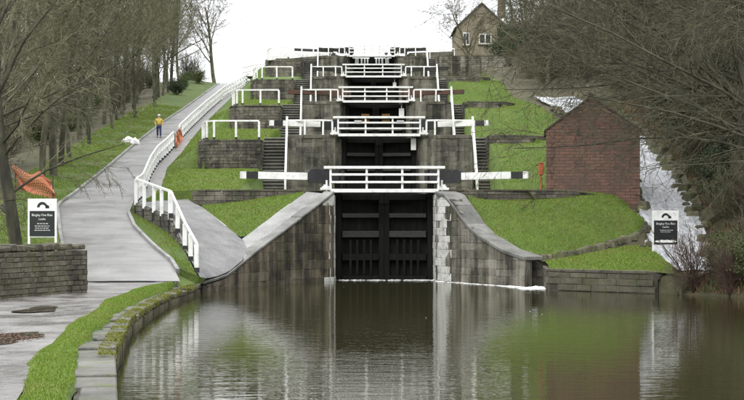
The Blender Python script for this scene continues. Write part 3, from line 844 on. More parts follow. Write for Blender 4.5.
# ------------------------------------------------------------------ lock flight masonry
ORD = ['bottom', 'second', 'third', 'fourth', 'top']
for k in range(5):
    F, Z, zl = FK[k], ZK[k], (ZK[k - 1] if k else -0.5)
    single = k == 1
    y1 = FK[k + 1] + .6
    if k:
        for side in (-1, 1):
            sn = 'left' if side < 0 else 'right'
            root = thing('lock_side_wall', f'dark stone lock wall {sn} of the {ORD[k]} gates with stone stairs beside it', 'wall', (XC + side * 3.5, F, zl))
            if side < 0:
                pts = [(-4.5, F + 4.2), (-4.5, F + .6), (-4.4, F + .5), (-2.2, F + .3), (-1.6, F + .55), (XL, F + 1.2), (XL, YK[k] + 1.5)]
            else:
                pts = [(XR, YK[k] + 1.5), (XR, F + 1.2), (3.65, F + .55), (4.2, F + .3), (6.5, F + .5), (6.6, F + .6), (6.6, F + 4.2)]
            nb = len(pts)
            masonry(root, pts, [Z - .2] * nb, [zl - .3] * nb, (.32 if k == 1 else .36), (.4, .85), 'stone_flank' if k < 4 else 'stone_light', single=single, core='stone_flank', gap=.008, depth=.014, thick=.6)
            coping(root, pts, [Z + .02] * nb, .6, .22, (.9, 1.5), 'stone_wall', over=.06, single=k < 3)
            # stairs
            x0, x1 = (-5.93, -4.52) if side < 0 else (6.62, 7.46)
            n = int(round((Z - zl) / .205)); rise = (Z - zl) / n; run = .27
            for i in range(n):
                st = MB()
                ya = F + 3.4 - (n - i) * run
                dz = random.uniform(-.006, .006)
                zt_, w2 = zl + (i + 1) * rise + dz, run + .12
                bx_ = lambda m_, y0_, y1_, a_, b_: m_.hexa([(x0, y0_, a_), (x1, y0_, a_), (x1, y1_, a_), (x0, y1_, a_), (x0, y0_, b_), (x1, y0_, b_), (x1, y1_, b_), (x0, y1_, b_)])
                bx_(st, ya - .04, ya + w2, zt_ - .075, zt_)
                so_ = st.build('step', 'step_stone', root, bevel=.012)
                rs = MB(); bx_(rs, ya, ya + w2, zl + i * rise - .25, zt_ - .077); rs.build('riser', 'riser_shade_dirt', so_)
            # outer bastion / bank wall
            if side < 0:
                root = thing('bastion_wall', f'rounded rubble stone wall left of the stairs at the {ORD[k]} lock', 'wall', (-7.7, F, zl))
                pts = [(-9.9, F + 5.5), (-9.85, F + 3.0), (-9.7, F + 1.3), (-9.4, F + .45), (-8.9, F), (-7.4, F - .05), (-5.97, F), (-5.95, F + .1), (-5.95, F + 4)]
                nb = len(pts)
                masonry(root, pts, [Z - .38] * nb, [zl + (.9 if i < 6 else -.2) for i in range(nb)], .2 if k < 3 else .3, (.22, .5) if k < 3 else (.4, .8), 'stone_wall', single=(k == 1), depth=.05, thick=.5)
                coping(root, pts, [Z - .27] * nb, .5, .11, (.6, 1.1), 'stone_wall', single=k < 3)
            else:
                root = thing('bank_wall', f'low stone wall on the grass bank right of the {ORD[k]} lock', 'wall', (9, F, Z - .8))
                if k < 4:
                    pts = [(7.5, F + 3.6), (7.48, F + .2), (7.6, F), (9.0, F), (10.1, F + .25), (10.9, F + 1.0), (11.3, F + 2.2)]
                    zb = [zl] + [Z - 1.1] * 6; mt = 'stone_wall'
                else:
                    pts = [(7.5, F + 3.6), (7.48, F + .2), (7.6, F), (9.7, F), (9.75, F - .1), (12.0, F - .1), (14.3, F), (15.5, F + 1)]
                    zb = [zl] * 8; mt = 'stone_light'
                nb = len(pts)
                masonry(root, pts, [Z - .1] * nb, zb, .22, (.3, .6), mt, single=(k == 1), depth=.05, thick=.4)
                coping(root, pts, [Z] * nb, .45, .11, (.6, 1.1), 'stone_rubble', single=k < 3)
    # chamber walls
    for side, xx in ((-1, XL), (1, XR)):
        q = MB(); d = side * .6
        yA, yB = YK[k] + 1.5, FK[k + 1] + 1.2 if k < 4 else 180
        q.hexa([(xx, yA, Z - 5), (xx + d, yA, Z - 5), (xx + d, yB, Z - 5), (xx, yB, Z - 5), (xx, yA, Z - .01), (xx + d, yA, Z - .01), (xx + d, yB, Z - .01), (xx, yB, Z - .01)])
        sn = 'left' if side < 0 else 'right'
        tag(q.build('chamber_wall', 'stone_wall'), f'wet stone wall on the {sn} inside the {ORD[k]} lock chamber', 'wall')

# ------------------------------------------------------------------ lock gates
def leaf(k, side):
    Z, Y = ZK[k], YK[k]
    zb = (-.6 if k == 0 else ZK[k - 1] - 4.2)
    sn = 'left' if side < 0 else 'right'
    heel = Vector((XL + .12 if side < 0 else XR - .12, Y, 0)); mit = Vector((XC + side * .13, Y + .5, 0))
    beamdesc = ['black and white', 'black and white', 'rusty brown', 'dark brown', 'short dark'][k]
    root = thing('lock_gate', f'dark timber {sn} leaf of the {ORD[k]} lock gates with {beamdesc} balance beam', 'lock gate', (heel.x, heel.y, zb))
    u = (mit - heel); L = u.length; u.normalize(); n = Vector((u.y, -u.x, 0))
    if n.y > 0: n = -n
    P = lambda s, d, z: (heel.x + u.x * s + n.x * d, heel.y + u.y * s + n.y * d, z)
    zt = Z - .1
    q = MB(); q.bar(P(0, 0, zb), P(0, 0, Z + 1.0), .3, .34); q.build('heel_post', 'gate_timber', root, bevel=.03)
    q = MB(); q.bar(P(L, 0, zb), P(L, 0, Z + .05), .26, .3); q.build('mitre_post', 'gate_timber', root, bevel=.03)
    H = zt - zb
    levels = [zt - .15, zt - 1.0, zt - 1.85] + [zt - 2.9, zt - 3.9]
    for i, z in enumerate(levels):
        if z < zb + .1: continue
        q = MB(); q.bar(P(.16, .04, z), P(L - .14, .04, z), .3, .3 if i != 1 else .2); q.build('rail', 'gate_rail_timber' if i in (1, 2) else 'gate_timber', root, bevel=.02)
    npl = 7
    for i in range(npl):
        a = .05 + (L - .05) * i / npl; b = .05 + (L - .05) * (i + 1) / npl - (.006 if i < npl - 1 else 0)
        q = MB(); dj = random.uniform(-.012, .012)
        zz = zt - random.uniform(0, .03)
        q.hexa([P(a, -.12 + dj, zb), P(b, -.12 + dj, zb), P(b, -.19, zb), P(a, -.19, zb), P(a, -.12 + dj, zz), P(b, -.12 + dj, zz), P(b, -.19, zz), P(a, -.19, zz)])
        q.build('plank', 'gate_timber', root)
    if k == 0:
        for i in range(4):
            a = .55 + i * .32
            q = MB(); q.bar(P(a, .17, .22), P(a, .17, zt - 2.1), .1, .07); q.build('paddle_bar', 'gate_timber', root)
    if k == 2:
        q = MB(); q.hexa([P(1.1, .0, Z - 1.5), P(1.7, .0, Z - 1.5), P(1.7, -.08, Z - 1.5), P(1.1, -.08, Z - 1.5), P(1.1, .0, Z - .8), P(1.7, .0, Z - .8), P(1.7, -.08, Z - .8), P(1.1, -.08, Z - .8)])
        q.build('new_board', 'ochre_wood', root)
    if k == 4:
        for a, wd in ((.35, .38), (.95, .18), (1.3, .14), (1.6, .14)):
            q = MB(); q.hexa([P(a, .18, Z - .75), P(a + wd, .18, Z - .75), P(a + wd, .25, Z - .75), P(a, .25, Z - .75), P(a, .18, Z - .1), P(a + wd, .18, Z - .1), P(a + wd, .25, Z - .1), P(a, .25, Z - .1)])
            q.build('white_board', 'white_paint', root)
    # balance beam
    zB = Z + .66
    m1 = ['black_paint', 'black_paint', 'rust_brown', 'gate_rail_timber', 'gate_rail_timber'][k]
    LB = 4.45 if k < 4 else 3.4
    h0, h1 = .62, .31
    bw = lambda s: lerp(h0, h1, sm((s - 1.3) / .14))
    def seg(s0, s1, grow=0.0):
        q = MB(); nn = max(1, int((s1 - s0) / .07))
        for i in range(nn):
            a, b = lerp(s0, s1, i / nn), lerp(s0, s1, (i + 1) / nn)
            q.bar(P(-a, 0, zB + .06 * a / LB), P(-b, 0, zB + .06 * b / LB), .36 + grow, bw(a) + grow, 0, bw(b) + grow)
        return q
    bo = seg(-.25, LB).build('balance_beam', m1, root)
    if k < 2:
        seg(1.45, LB - .74, .012).build('white_band', 'white_paint', bo)
        seg(LB - .2, LB + .02, .012).build('white_tip', 'white_paint', bo)
    q = MB(); q.tube(P(-.6, .35, Z + .0), P(-.6, .35, Z + .5), .05, .05, 6); q.box(P(-.6, .35, Z + .16), (.42, .2, .14)); q.build('paddle_gear', 'white_paint', root)
for k in range(5):
    for s in (-1, 1): leaf(k, s)

def footbridge(k):
    Y, Z = YK[k] - 1.0, ZK[k]
    root = thing('gate_footbridge', f'white railed footbridge across the {ORD[k]} lock gates', 'footbridge', (XC, Y, Z))
    x0, x1 = XC - 2.72, XC + 2.72
    if k == 4: x0, x1 = XC - 2.6, XC + 2.6
    q = MB(); q.box((XC, Y + .35, Z - .03), (x1 - x0 - .4, .7, .1)); q.build('deck', 'gate_rail_timber', root)
    q = MB(); q.bar((x0 + .3, Y - .03, Z + .02), (x1 - .3, Y - .03, Z + .02), .06, .16); q.build('kick_board', 'white_paint', root)
    for i, h in enumerate((1.06, .74, .40)):
        q = MB(); e = 0 if i == 0 else .32
        q.bar((x0 + e, Y - .02, Z + h), (x1 - e, Y - .02, Z + h), .07, .12 if i == 0 else .1); q.build('rail', 'white_paint', root, bevel=.01)
    for x in (x0 + .3, lerp(x0 + .3, x1 - .3, .335), lerp(x0 + .3, x1 - .3, .665), x1 - .3):
        q = MB(); q.box((x, Y + .06, Z + .52), (.1, .1, 1.1)); q.build('post', 'white_paint', root, bevel=.01)
    if k == 1:
        for x in (XC - 1.25, XC + 1.25):
            q = MB(); q.box((x, Y - .1, Z + .78), (.42, .05, .2)); q.build('plate', 'pale_grey', root)
    for x, sx in ((x0 + .05, -1), (x1 - .05, 1)):
        q = MB(); q.box((x, Y - .1, Z + .1), (.42, .16, .1)); q.box((x, Y - .1, Z + .2), (.12, .12, .18)); q.build('paddle_bracket', 'white_paint', root)
for k in range(5): footbridge(k)
# white ladder plates under the bridges, right side
for k, (x, dz, wd, hh) in {1: (3.05, -.5, .3, .7), 2: (2.9, -.75, .38, .6), 3: (2.85, -.7, .3, .5)}.items():
    q = MB(); q.box((x, YK[k] - .5, ZK[k] + dz), (wd, .05, hh)); q.box((x, YK[k] - .45, ZK[k] + dz + hh / 2), (.06, .06, .5))
    tag(q.build('depth_board', 'white_paint'), f'small white board under the right end of the {ORD[k]} footbridge', 'board')

# ------------------------------------------------------------------ railings
def railing(name, label, pts, hgt, spacing, pw=.11, black=.28, rails=(1.0,), group=None, skirt=.0, ends=True, cat='fence'):
    """posts with black feet under white rails, pts 3-D ground line"""
    P = [Vector(p) for p in pts]
    root = thing(name, label, cat, P[0], group)
    L = [0.0]
    for a, b in zip(P, P[1:]): L.append(L[-1] + (b - a).length)
    at = lambda t: Vector([np.interp(t, L, [p[i] for p in P]) for i in range(3)])
    ts = []
    for i in range(len(P) - 1):
        n = max(1, round((L[i + 1] - L[i]) / spacing))
        ts += [lerp(L[i], L[i + 1], j / n) for j in range(n)]
    ts.append(L[-1])
    for t in ts:
        p = at(t); q = MB()
        lean = random.uniform(-.015, .015)
        q.bar((p.x, p.y, p.z - skirt - .05), (p.x + lean, p.y, p.z + hgt - .03), pw, pw)
        po = q.build('post', 'white_paint', root, bevel=.012)
        if black:
            q = MB(); q.bar((p.x, p.y, p.z - skirt - .06), (p.x, p.y, p.z - skirt + black), pw + .008, pw + .008); q.build('black_foot', 'black_paint', po)
    for rh in rails:
        for a, b in zip(P, P[1:]):
            q = MB(); q.bar(a + Vector((0, 0, hgt * rh)), b + Vector((0, 0, hgt * rh)), .09, .1)
            q.build('rail', 'white_paint', root, bevel=.01)
    return root
# main towpath fence
ya = [58.2, 59.6, 61, 62.8, 64.5]
railing('white_fence', 'white post and rail fence with black feet beside the sett ramp', [(fX(y), y, fZ(y)) for y in ya], 1.02, 1.45, .17, .25, (1.0,), skirt=.12)
ya = [64.5, 67, 68.6, 70]
railing('white_fence', 'white fence run on the stone retaining wall at the bend of the ramp', [(fX(y) - .04, y, fZ(y) + .02) for y in ya], 1.02, 1.25, .15, .35, (1.0,), skirt=.5)
ya = [70.2, 72, 74, 77, 81, 86, 92, 98, 103]
railing('white_fence', 'white fence beside the towpath below the orange netting', [(fX(y), y, fZ(y)) for y in ya], 1.08, 1.5, .14, .12, (1.0, .55))
ya = [109, 115, 120, 128, 138, 150, 160]
railing('white_fence', 'long white fence climbing the hill above the orange netting', [(fX(y), y, fZ(y)) for y in ya], 1.1, 1.5, .14, .1, (1.0, .55))
ya = [160, 166, 172, 178, 184]
railing('white_fence', 'white fence at the top end of the rising towpath', [(fX(y) + .6 * sm((y - 160) / 20), y, fZ(y)) for y in ya], 1.15, 1.8, .16, 0, (1.0, .6, .25))
# close white railings at the very top left
railing('white_railing', 'close white railing beside the top lock at the end of the towpath', [(-14.0, 184, 19.2), (-12.2, 181, 19.25), (-10.0, 178, 19.2)], 1.5, .8, .12, 0, (1.0, .6, .2), cat='railing')

for k in range(1, 5):
    F, Z = FK[k], ZK[k]
    e = lambda pts: [(x, y, Z + .03) for x, y in pts]
    e2 = lambda pts: [(x, y, Z - .27) for x, y in pts]
    railing('bastion_railing', f'white railing with black feet on the rounded wall left of the {ORD[k]} lock stairs',
            e2([(-9.6, F + 2.6), (-9.4, F + 1.4), (-9.15, F + .6), (-8.7, F + .2)] + [(-7.4, F + .15), (-6.05, F + .2)]), 1.1, 1.6 if k > 1 else 1.1, .13, .28, cat='railing', skirt=.14)
    # front rail from stairs to the bridge
    railing('lock_railing', f'white railing left of the {ORD[k]} gates between stairs and footbridge',
            e([(-4.45, F + .68), (-2.3, F + .48), (-1.75, F + .7)]), .85, 1.1, .11, 0, cat='railing')
    railing('lock_railing', f'white railing right of the {ORD[k]} gates between footbridge and stairs',
            e([(3.8, F + .7), (4.3, F + .48), (6.5, F + .68)]), .85, 1.1, .11, 0, cat='railing')
    # stair handrails
    for side, x in ((-1, -4.42), (1, 6.52)):
        sn = 'left' if side < 0 else 'right'
        zl = ZK[k - 1]
        n = int(round((Z - zl) / .205)); yb = F + 3.4 - n * .27 - .2
        root = thing('stair_handrail', f'sloping white handrail on the {sn} stairs up to the {ORD[k]} lock', 'handrail', (x, yb, zl))
        xb = x + (.12 if side > 0 else 0)
        for yy_, z0 in ((yb, zl), (F + .45, Z)):
            q = MB(); q.bar((xb if yy_ == yb else x, yy_ - .0, z0 - .05), (xb if yy_ == yb else x, yy_, z0 + 1.12), .12, .12); q.build('post', 'white_paint', root)
        ym_, zm_ = lerp(yb, F + .45, .5), lerp(zl, Z, .5) + .1
        q = MB(); q.bar((lerp(xb, x, .5), ym_, zm_ - .3), (lerp(xb, x, .5), ym_, zm_ + .95), .1, .1); q.build('post', 'white_paint', root)
        for hh in (1.06, .45):
            q = MB(); q.bar((xb, yb, zl + hh), (x, F + .45, Z + hh), .11, .11); q.build('rail', 'white_paint', root)
# bywash footbridge-like rails at the very top
railing('lock_railing', 'thin white railing along the skyline above the top gates', [(XC - 2.6, 166, 19.25), (XC + 2.6, 166, 19.25)], 1.55, 1.3, .07, 0, (1.0, .66, .33), cat='railing')
railing('lock_railing', 'white railing on the skyline right of the top lock', [(4.6, 164, 19.2), (9.6, 162, 19.2)], 1.3, 2.4, .1, 0, (1.0,), cat='railing')
# head walls and clutter on the skyline
for sn, pp_, zz in (('left', [(-9.4, 164.5), (-7.4, 164.8), (-6.9, 164.8), (-3, 165), (-2.4, 165), (-1.4, 165)], [19.7, 19.9, 20.3, 20.35, 19.95, 19.95]),
                    ('right', [(3.4, 165), (4.6, 165), (5, 165), (7.5, 164.7), (9.8, 164.4)], [19.95, 19.95, 20.4, 20.45, 20.5])):
    root = thing('parapet_wall', f'dark stone parapet on the skyline {sn} of the top lock', 'wall', (pp_[0][0], 165, 18.9))
    masonry(root, pp_, zz, [18.9] * len(pp_), .3, (.5, .9), 'stone_wall', single=False)
for x, y, a, lab in ((-2.9, 161, .25, 'leftmost'), (-1.1, 161, 0, 'second'), (2.5, 161, 0, 'third'), (4.5, 161, -.3, 'rightmost')):
    root = thing('paddle_stand', f'dark iron paddle stand on the skyline at the top lock, {lab} of four', 'paddle stand', (x, y, 19.2), 'paddle stands at the top lock')
    q = MB(); q.box((x, y, 19.5), (.22, .22, .7), taper=.7); q.build('stand', 'iron', root, bevel=.02)
    q = MB(); q.bar((x, y, 19.8), (x - 1.2 * a, y, 20.5 if a else 20.15), .1, .12); q.box((x, y, 19.88), (.34, .2, .16)); q.build('gear_head', 'iron', root)
# long dark/white beam at the top left
root = thing('white_beam', 'long white beam with a dark timber above it left of the top lock', 'beam', (-6, 157.5, 19.2))
q = MB(); q.bar((-9.5, 156.6, 18.95), (-3.4, 157.4, 19.45), .4, .5, 0, .3); q.build('beam', 'white_paint', root, bevel=.03)
q = MB(); q.bar((-6.9, 157.8, 19.95), (-3.0, 157.8, 19.8), .3, .26); q.build('dark_timber', 'gate_rail_timber', root, bevel=.03)
for x in (-6.9, -4.9, -3.2):
    q = MB(); q.box((x, 157.6, 19.55), (.12, .12, 1.0)); q.build('post', 'white_paint', root)
railing('white_railing', 'white railing with wide panels on the skyline left of the top lock', [(-9.6, 163, 19.25), (-7.2, 163, 19.3)], 1.2, 1.2, .12, 0, (1.0, .66, .33), cat='railing')

# ------------------------------------------------------------------ orange netting
def netting(name, label, pts, h, droop=.2, cell=.12):
    P = [Vector(p) for p in pts]; L = [0.0]
    for a, b in zip(P, P[1:]): L.append(L[-1] + (b - a).length)
    nx, nh = int(L[-1] / cell), max(4, int(h / cell))
    root = thing(name, label, 'netting', P[0])
    G = []
    for j in range(nh + 1):
        row = []
        for i in range(nx + 1):
            t = L[-1] * i / nx; p = Vector([np.interp(t, L, [q[c] for q in P]) for c in range(3)])
            sag = droop * math.sin(t * 1.6) ** 2
            row.append(p + Vector((.12 * math.sin(t * 2.3 + j * .5), .12 * math.cos(t * 1.7 + j), h * (1 - sag * .8) * j / nh)))
        G.append(row)
    q = MB()
    wv = .034
    def strip(a, b, v):
        q.quad(tuple(a - v), tuple(a + v), tuple(b + v), tuple(b - v))
    for j in range(nh + 1):
        for i in range(nx): strip(G[j][i], G[j][i + 1], Vector((0, 0, wv)))
    for i in range(nx + 1):
        for j in range(nh): strip(G[j][i], G[j + 1][i], Vector((wv * .8, wv * .5, 0)))
    q.build('mesh', 'orange_net', root)
    for t in np.linspace(0, L[-1], max(2, int(L[-1] / 2) + 1)):
        p = Vector([np.interp(t, L, [c[m] for c in P]) for m in range(3)])
        q = MB(); q.tube(p - Vector((0, 0, .2)), p + Vector((0, 0, h + .05)), .025, .025, 6); q.build('stake', 'iron', root)
Yn = 76
netting('orange_netting', 'orange plastic mesh fencing sagging between stakes on the left grass bank',
        [(-17.1, 77, woods(-17.1, 77) - .1), (-16.0, 76, woods(-16.0, 76) - .1), (-14.9, 75.2, woods(-14.9, 75.2) - .1)], 1.25, .3)
netting('orange_netting', 'orange plastic mesh closing a gap in the white towpath fence', [(fX(y) + .1, y, fZ(y)) for y in (103, 106, 109)], .95, .35)

# ------------------------------------------------------------------ brick hut
root = thing('brick_hut', 'small red brick hut with a gable on the terrace right of the bottom lock', 'hut', (8.85, 75, 4.0))
root.rotation_euler.z = R(-6.7)
x0, x1, ya_, yb_, z0, ze, za = 8.85, 13.3, 75.0, 80.5, 2.4, 7.0, 8.55
xm = 11.0
q = MB()
for yy_ in (ya_, yb_):
    n = len(q.v); q.v += [(x0, yy_, z0), (x1, yy_, z0), (x1, yy_, ze), (xm, yy_, za), (x0, yy_, ze)]; q.f.append((n, n + 1, n + 2, n + 3, n + 4)); q.mi.append(0)
q.quad((x0, ya_, z0), (x0, yb_, z0), (x0, yb_, ze), (x0, ya_, ze)); q.quad((x1, ya_, z0), (x1, ya_, ze), (x1, yb_, ze), (x1, yb_, z0))
wallo = q.build('wall', 'brick_red', root)
for xa in (x0 - .02, x1 - .28):
    for i in range(8):
        q = MB(); q.box((xa + .15 + (0.04 if i % 2 else 0) * (1 if xa < 10 else -1), ya_ - .01, 4.05 + i * .36), (.34 if i % 2 else .26, .07, .34)); q.build('quoin', 'brick_red', wallo)
roof = MB()
for xa, sgn in ((x0, -1), (x1, 1)):
    e = Vector((xa + sgn * .1, 0, ze - .07)); t_ = Vector((xm, 0, za + .02))
    for th in (0,):
        a = [(e.x, ya_ - .05, e.z), (e.x, yb_ + .05, e.z), (t_.x, yb_ + .05, t_.z), (t_.x, ya_ - .05, t_.z)]
        roof.hexa([*a, *[(p[0], p[1], p[2] + .1) for p in a]])
ro = roof.build('roof', 'roof_brown', root)
q = MB(); q.bar((xm, ya_ - .06, za + .17), (xm, yb_ + .16, za + .17), .26, .1); q.build('ridge_tile', 'roof_brown', ro)
for xx in (10.4,):
    q = MB(); q.box((xx, ya_ - .005, 6.9), (.14, .06, .32)); q.build('air_slot', 'glass_dark', wallo)
q = MB(); q.box((8.66, 75.5, 5.15), (.22, .25, .55)); q.box((8.66, 75.5, 5.45), (.27, .3, .05)); q.box((8.66, 75.5, 4.4), (.07, .07, .98))
tag(q.build('lifebuoy_box', 'red_paint', bevel=.02), 'small red box on a post at the left corner of the brick hut', 'box')

# ------------------------------------------------------------------ bywash cascade
def cascade(y0, y1, name):
    q = MB(); rows = []
    for i, y in enumerate(np.arange(y0, y1, .4)):
        row = []
        for t in np.linspace(0, 1, 13):
            stepz = .12 * (((y * .9) % 1.0) - .5)
            row.append((lerp(cL(y) - .1, cR(y) + .25, t), y, zc(y) + stepz * .5 + .03 * math.sin(t * 17 + 2 * math.sin(y * .7)) + random.uniform(-.012, .012) - .12 * math.cos((t - .5) * math.pi)))
        rows.append(row)
    q.grid(rows)
    return structure(q.build(name, 'white_water', smooth=True))
cascade(62, 119, 'bywash_water')
root = thing('channel_edge', 'rough stone edging along the right side of the white bywash cascade', 'edging', (15.4, 72, 2.9))
for i, y in enumerate(np.arange(64, 112, .8)):
    q = MB(); s_ = random.uniform(.3, .95)
    q.box((cR(y) + .2 + random.uniform(-.35, .35), y + random.uniform(-.4, .4), zc(y) - .02), (s_, s_ * random.uniform(.7, 1.3), s_ * .7), random.uniform(0, 3), taper=.7); q.build('stone', 'stone_moss', root, bevel=.06)
root = thing('channel_edge', 'rough stone edging along the left side of the white bywash cascade', 'edging', (13, 72, 2.9))
for i, y in enumerate(np.arange(64, 112, .8)):
    q = MB(); s_ = random.uniform(.25, .6)
    q.box((cL(y) - .15 + random.uniform(-.2, .2), y + random.uniform(-.4, .4), zc(y) - .03), (s_, s_ * random.uniform(.7, 1.3), s_ * .7), random.uniform(0, 3), taper=.7); q.build('stone', 'stone_moss', root, bevel=.05)
root = thing('rock_edging', 'line of dark mossy stones between the upper and lower right lawns', 'edging', (9.5, 65.6, 1.3))
ed = resample([(7.5, 64.45, 1.05), (8.6, 64.75, 1.2), (10.1, 65.95, 1.48), (11.7, 67.4, 1.85), (12.5, 69.2, 2.2)], 30)
for p_ in ed:
    q = MB(); s_ = random.uniform(.22, .42)
    q.box((p_.x, p_.y + random.uniform(-.1, .1), p_.z + .08), (s_ * 1.3, s_, s_ * .9), random.uniform(0, 3), taper=.72); q.build('stone', 'stone_moss', root, bevel=.05)

# foam lines on the canal
fm = MB()
for i in range(345):
    t = random.random()
    if i < 240:
        x = lerp(XL, 7.1, t ** .7); y = 70.2 if x < XR else lerp(69.0, 61.2, (x - XR) / 3.9)
        y -= abs(random.gauss(0, .22)) + .15
        s = random.uniform(.015, .07) * (1.6 if x > 5.8 else 1)
    elif i < 330:
        x = random.gauss(6.95, .25); y = random.gauss(61.6, .5); s = random.uniform(.04, .13)
    else:
        x, y, s = random.uniform(-5.5, 8), lerp(25, 66, random.random() ** .6), random.uniform(.006, .014)
    rx = s * random.uniform(1, 3.0)
    n = 7; b = len(fm.v)
    for a in range(n): fm.v.append((x + rx * math.cos(a * 6.283 / n), y + s * math.sin(a * 6.283 / n), .006))
    fm.v.append((x, y, .006 + s * .35))
    for a in range(n): fm.f.append((b + a, b + (a + 1) % n, b + n)); fm.mi.append(0)
tag(fm.build('foam', 'foam'), 'white foam floating on the canal below the bottom gates', 'foam', kind='stuff')

# ------------------------------------------------------------------ signs
def text_mesh(s, size):
    cu = bpy.data.curves.new('lettering', 'FONT'); cu.body = s; cu.size = size; cu.align_x = 'CENTER'; cu.extrude = .002
    o = bpy.data.objects.new('tmp', cu); col.objects.link(o)
    dg = bpy.context.evaluated_depsgraph_get()
    me = bpy.data.meshes.new_from_object(o.evaluated_get(dg))
    bpy.data.objects.remove(o)
    return me
def sign(label, x, y, z, wd, ht, rz, boat):
    root = thing('information_sign', label, 'sign', (x, y, z))
    root.rotation_euler.z = rz
    ROOT[root.name] = Vector((0, 0, 0))
    hb = ht
    pb = .56 if boat else 1.5                       # foot of the black panel above the ground
    q = MB()
    for sx in (-1, 1):
        q = MB(); q.box((sx * (wd / 2 - .03), .0, ht / 2), (.07, .07, ht)); q.build('post', 'white_paint', root, bevel=.01)
    q = MB(); q.box((0, .0, lerp(pb, ht, .5)), (wd - .02, .04, ht - pb)); bd = q.build('board', 'white_paint', root, bevel=.008)
    hd = .40                                           # white headboard
    q = MB(); q.box((0, -.025, (pb + .04 + ht - hd) / 2), (wd - .12, .02, ht - hd - pb - .04)); q.build('black_panel', 'sign_black', root)
    # bridge emblem
    q = MB(); n = 10; zc_ = ht - hd * .72
    pr = None
    for i in range(n + 1):
        a = math.pi * i / n
        o_, i_ = (-.18 * math.cos(a), .19 * math.sin(a)), (-.10 * math.cos(a) + .01, .095 * math.sin(a))
        if pr: q.quad((pr[0][0], -.0225, zc_ + pr[0][1]), (o_[0], -.0225, zc_ + o_[1]), (i_[0], -.0225, zc_ + i_[1]), (pr[1][0], -.0225, zc_ + pr[1][1]))
        pr = (o_, i_)
    q.quad((.10, -.0225, zc_ - .03), (.24, -.0225, zc_ - .03), (.24, -.0225, zc_ + .05), (.15, -.0225, zc_ + .1))
    q.build('emblem', 'sign_black', root)
    def put(s, size, zz):
        me = text_mesh(s, size); me.materials.append(M['white_paint'])
        o = bpy.data.objects.new('lettering', me); link(o, root)
        o.rotation_euler = (R(90), 0, 0); o.location = (0, -.039, zz)
    zt_ = ht - hd
    put('Bingley Five Rise', .105 * wd / .97, zt_ - .17)
    put('Locks', .1 * wd / .97, zt_ - .30)
    lines = ((.34, .42), (.5, .5), (.46, .57), (.52, .64)) if not boat else ((.5, .40), (.42, .47))
    for lw, d in lines:
        q = MB(); xx = -lw / 2
        while xx < lw / 2:
            wl_ = random.uniform(.03, .09); q.quad((xx, -.0375, zt_ - d - .014), (xx + wl_, -.0375, zt_ - d - .014), (xx + wl_, -.0375, zt_ - d + .014), (xx, -.0375, zt_ - d + .014)); xx += wl_ + .02
        q.build('small_lettering', 'pale_grey', root)
    if boat:
        q = MB(); zz = pb + .16; n = 12; up_ = [(-.42 * wd + .84 * wd * i / n, .065 * math.sin(math.pi * min(1, (i + 1) / n * 1.2 if i < 4 else 1)) if 0 else .06 + .012 * math.sin(i * 2.1)) for i in range(n + 1)]
        for (a, ha), (b, hb_) in zip(up_, up_[1:]):
            fa, fb = (1 - abs(a / (.43 * wd)) ** 4), (1 - abs(b / (.43 * wd)) ** 4)
            q.quad((a, -.0375, zz - .05 * fa), (b, -.0375, zz - .05 * fb), (b, -.0375, zz + hb_ * fb), (a, -.0375, zz + ha * fa))
        q.build('boat_drawing', 'white_paint', root)
sign('black and white information sign on posts behind the left stone wall', -10.55, 51.5, .62, .97, 2.78, R(-6), False)
sign('black and white information sign on the lower right lawn before the white cascade', 12.45, 64.0, 1.1, 1.12, 1.98, R(8), True)

# ------------------------------------------------------------------ house beyond the top
root = thing('stone_house', 'pale sandstone house with a slate gable roof beyond the top lock', 'house', (13.5, 185, 19.4))
hx0, hx1, hy0, hy1, hz0, hze, hza = 11.2, 17.2, 185, 194, 19.3, 25.6, 28.3
hm = (hx0 + hx1) / 2
q = MB()
for yy_ in (hy0, hy1):
    n = len(q.v); q.v += [(hx0, yy_, hz0), (hx1, yy_, hz0), (hx1, yy_, hze), (hm, yy_, hza), (hx0, yy_, hze)]; q.f.append((n, n + 1, n + 2, n + 3, n + 4)); q.mi.append(0)
q.quad((hx0, hy0, hz0), (hx0, hy1, hz0), (hx0, hy1, hze), (hx0, hy0, hze)); q.quad((hx1, hy0, hz0), (hx1, hy0, hze), (hx1, hy1, hze), (hx1, hy1, hz0))
q.build('wall', 'sandstone', root)
q = MB()
for xa, sgn in ((hx0, -1), (hx1, 1)):
    a = [(xa + sgn * .3, hy0 - .25, hze - .3), (xa + sgn * .3, hy1 + .25, hze - .3), (hm, hy1 + .25, hza + .08), (hm, hy0 - .25, hza + .08)]
    q.hexa([*a, *[(p_[0], p_[1], p_[2] + .18) for p_ in a]])
ro = q.build('roof', 'slate', root)
q = MB(); q.box((hx1 - .4, 188, 28.4), (.9, .7, 2.6)); ch = q.build('chimney', 'sandstone', ro)
for dx in (-.2, .2):
    q = MB(); q.tube((hx1 - .4 + dx, 188, 29.7), (hx1 - .4 + dx, 188, 30.2), .13, .11, 8); q.build('chimney_pot', 'rust_brown', ro)
for xx, zz, ww, hh in ((12.35, 24.2, .75, 1.5), (14.6, 24.2, 1.5, 1.2), (12.35, 21.3, .9, 1.5), (14.6, 21.3, 1.5, 1.5)):
    q = MB(); q.box((xx, hy0 - .02, zz), (ww, .1, hh)); wo = q.build('window', 'white_paint', root)
    for sx in (-1, 1):
        q = MB(); q.box((xx + sx * ww * .23, hy0 - .065, zz), (ww * .36, .03, hh * .82)); q.build('pane', 'glass_dark', wo)
    q = MB(); q.box((xx, hy0 - .06, zz - hh / 2 - .07), (ww + .25, .22, .12)); q.build('sill', 'sandstone', wo)

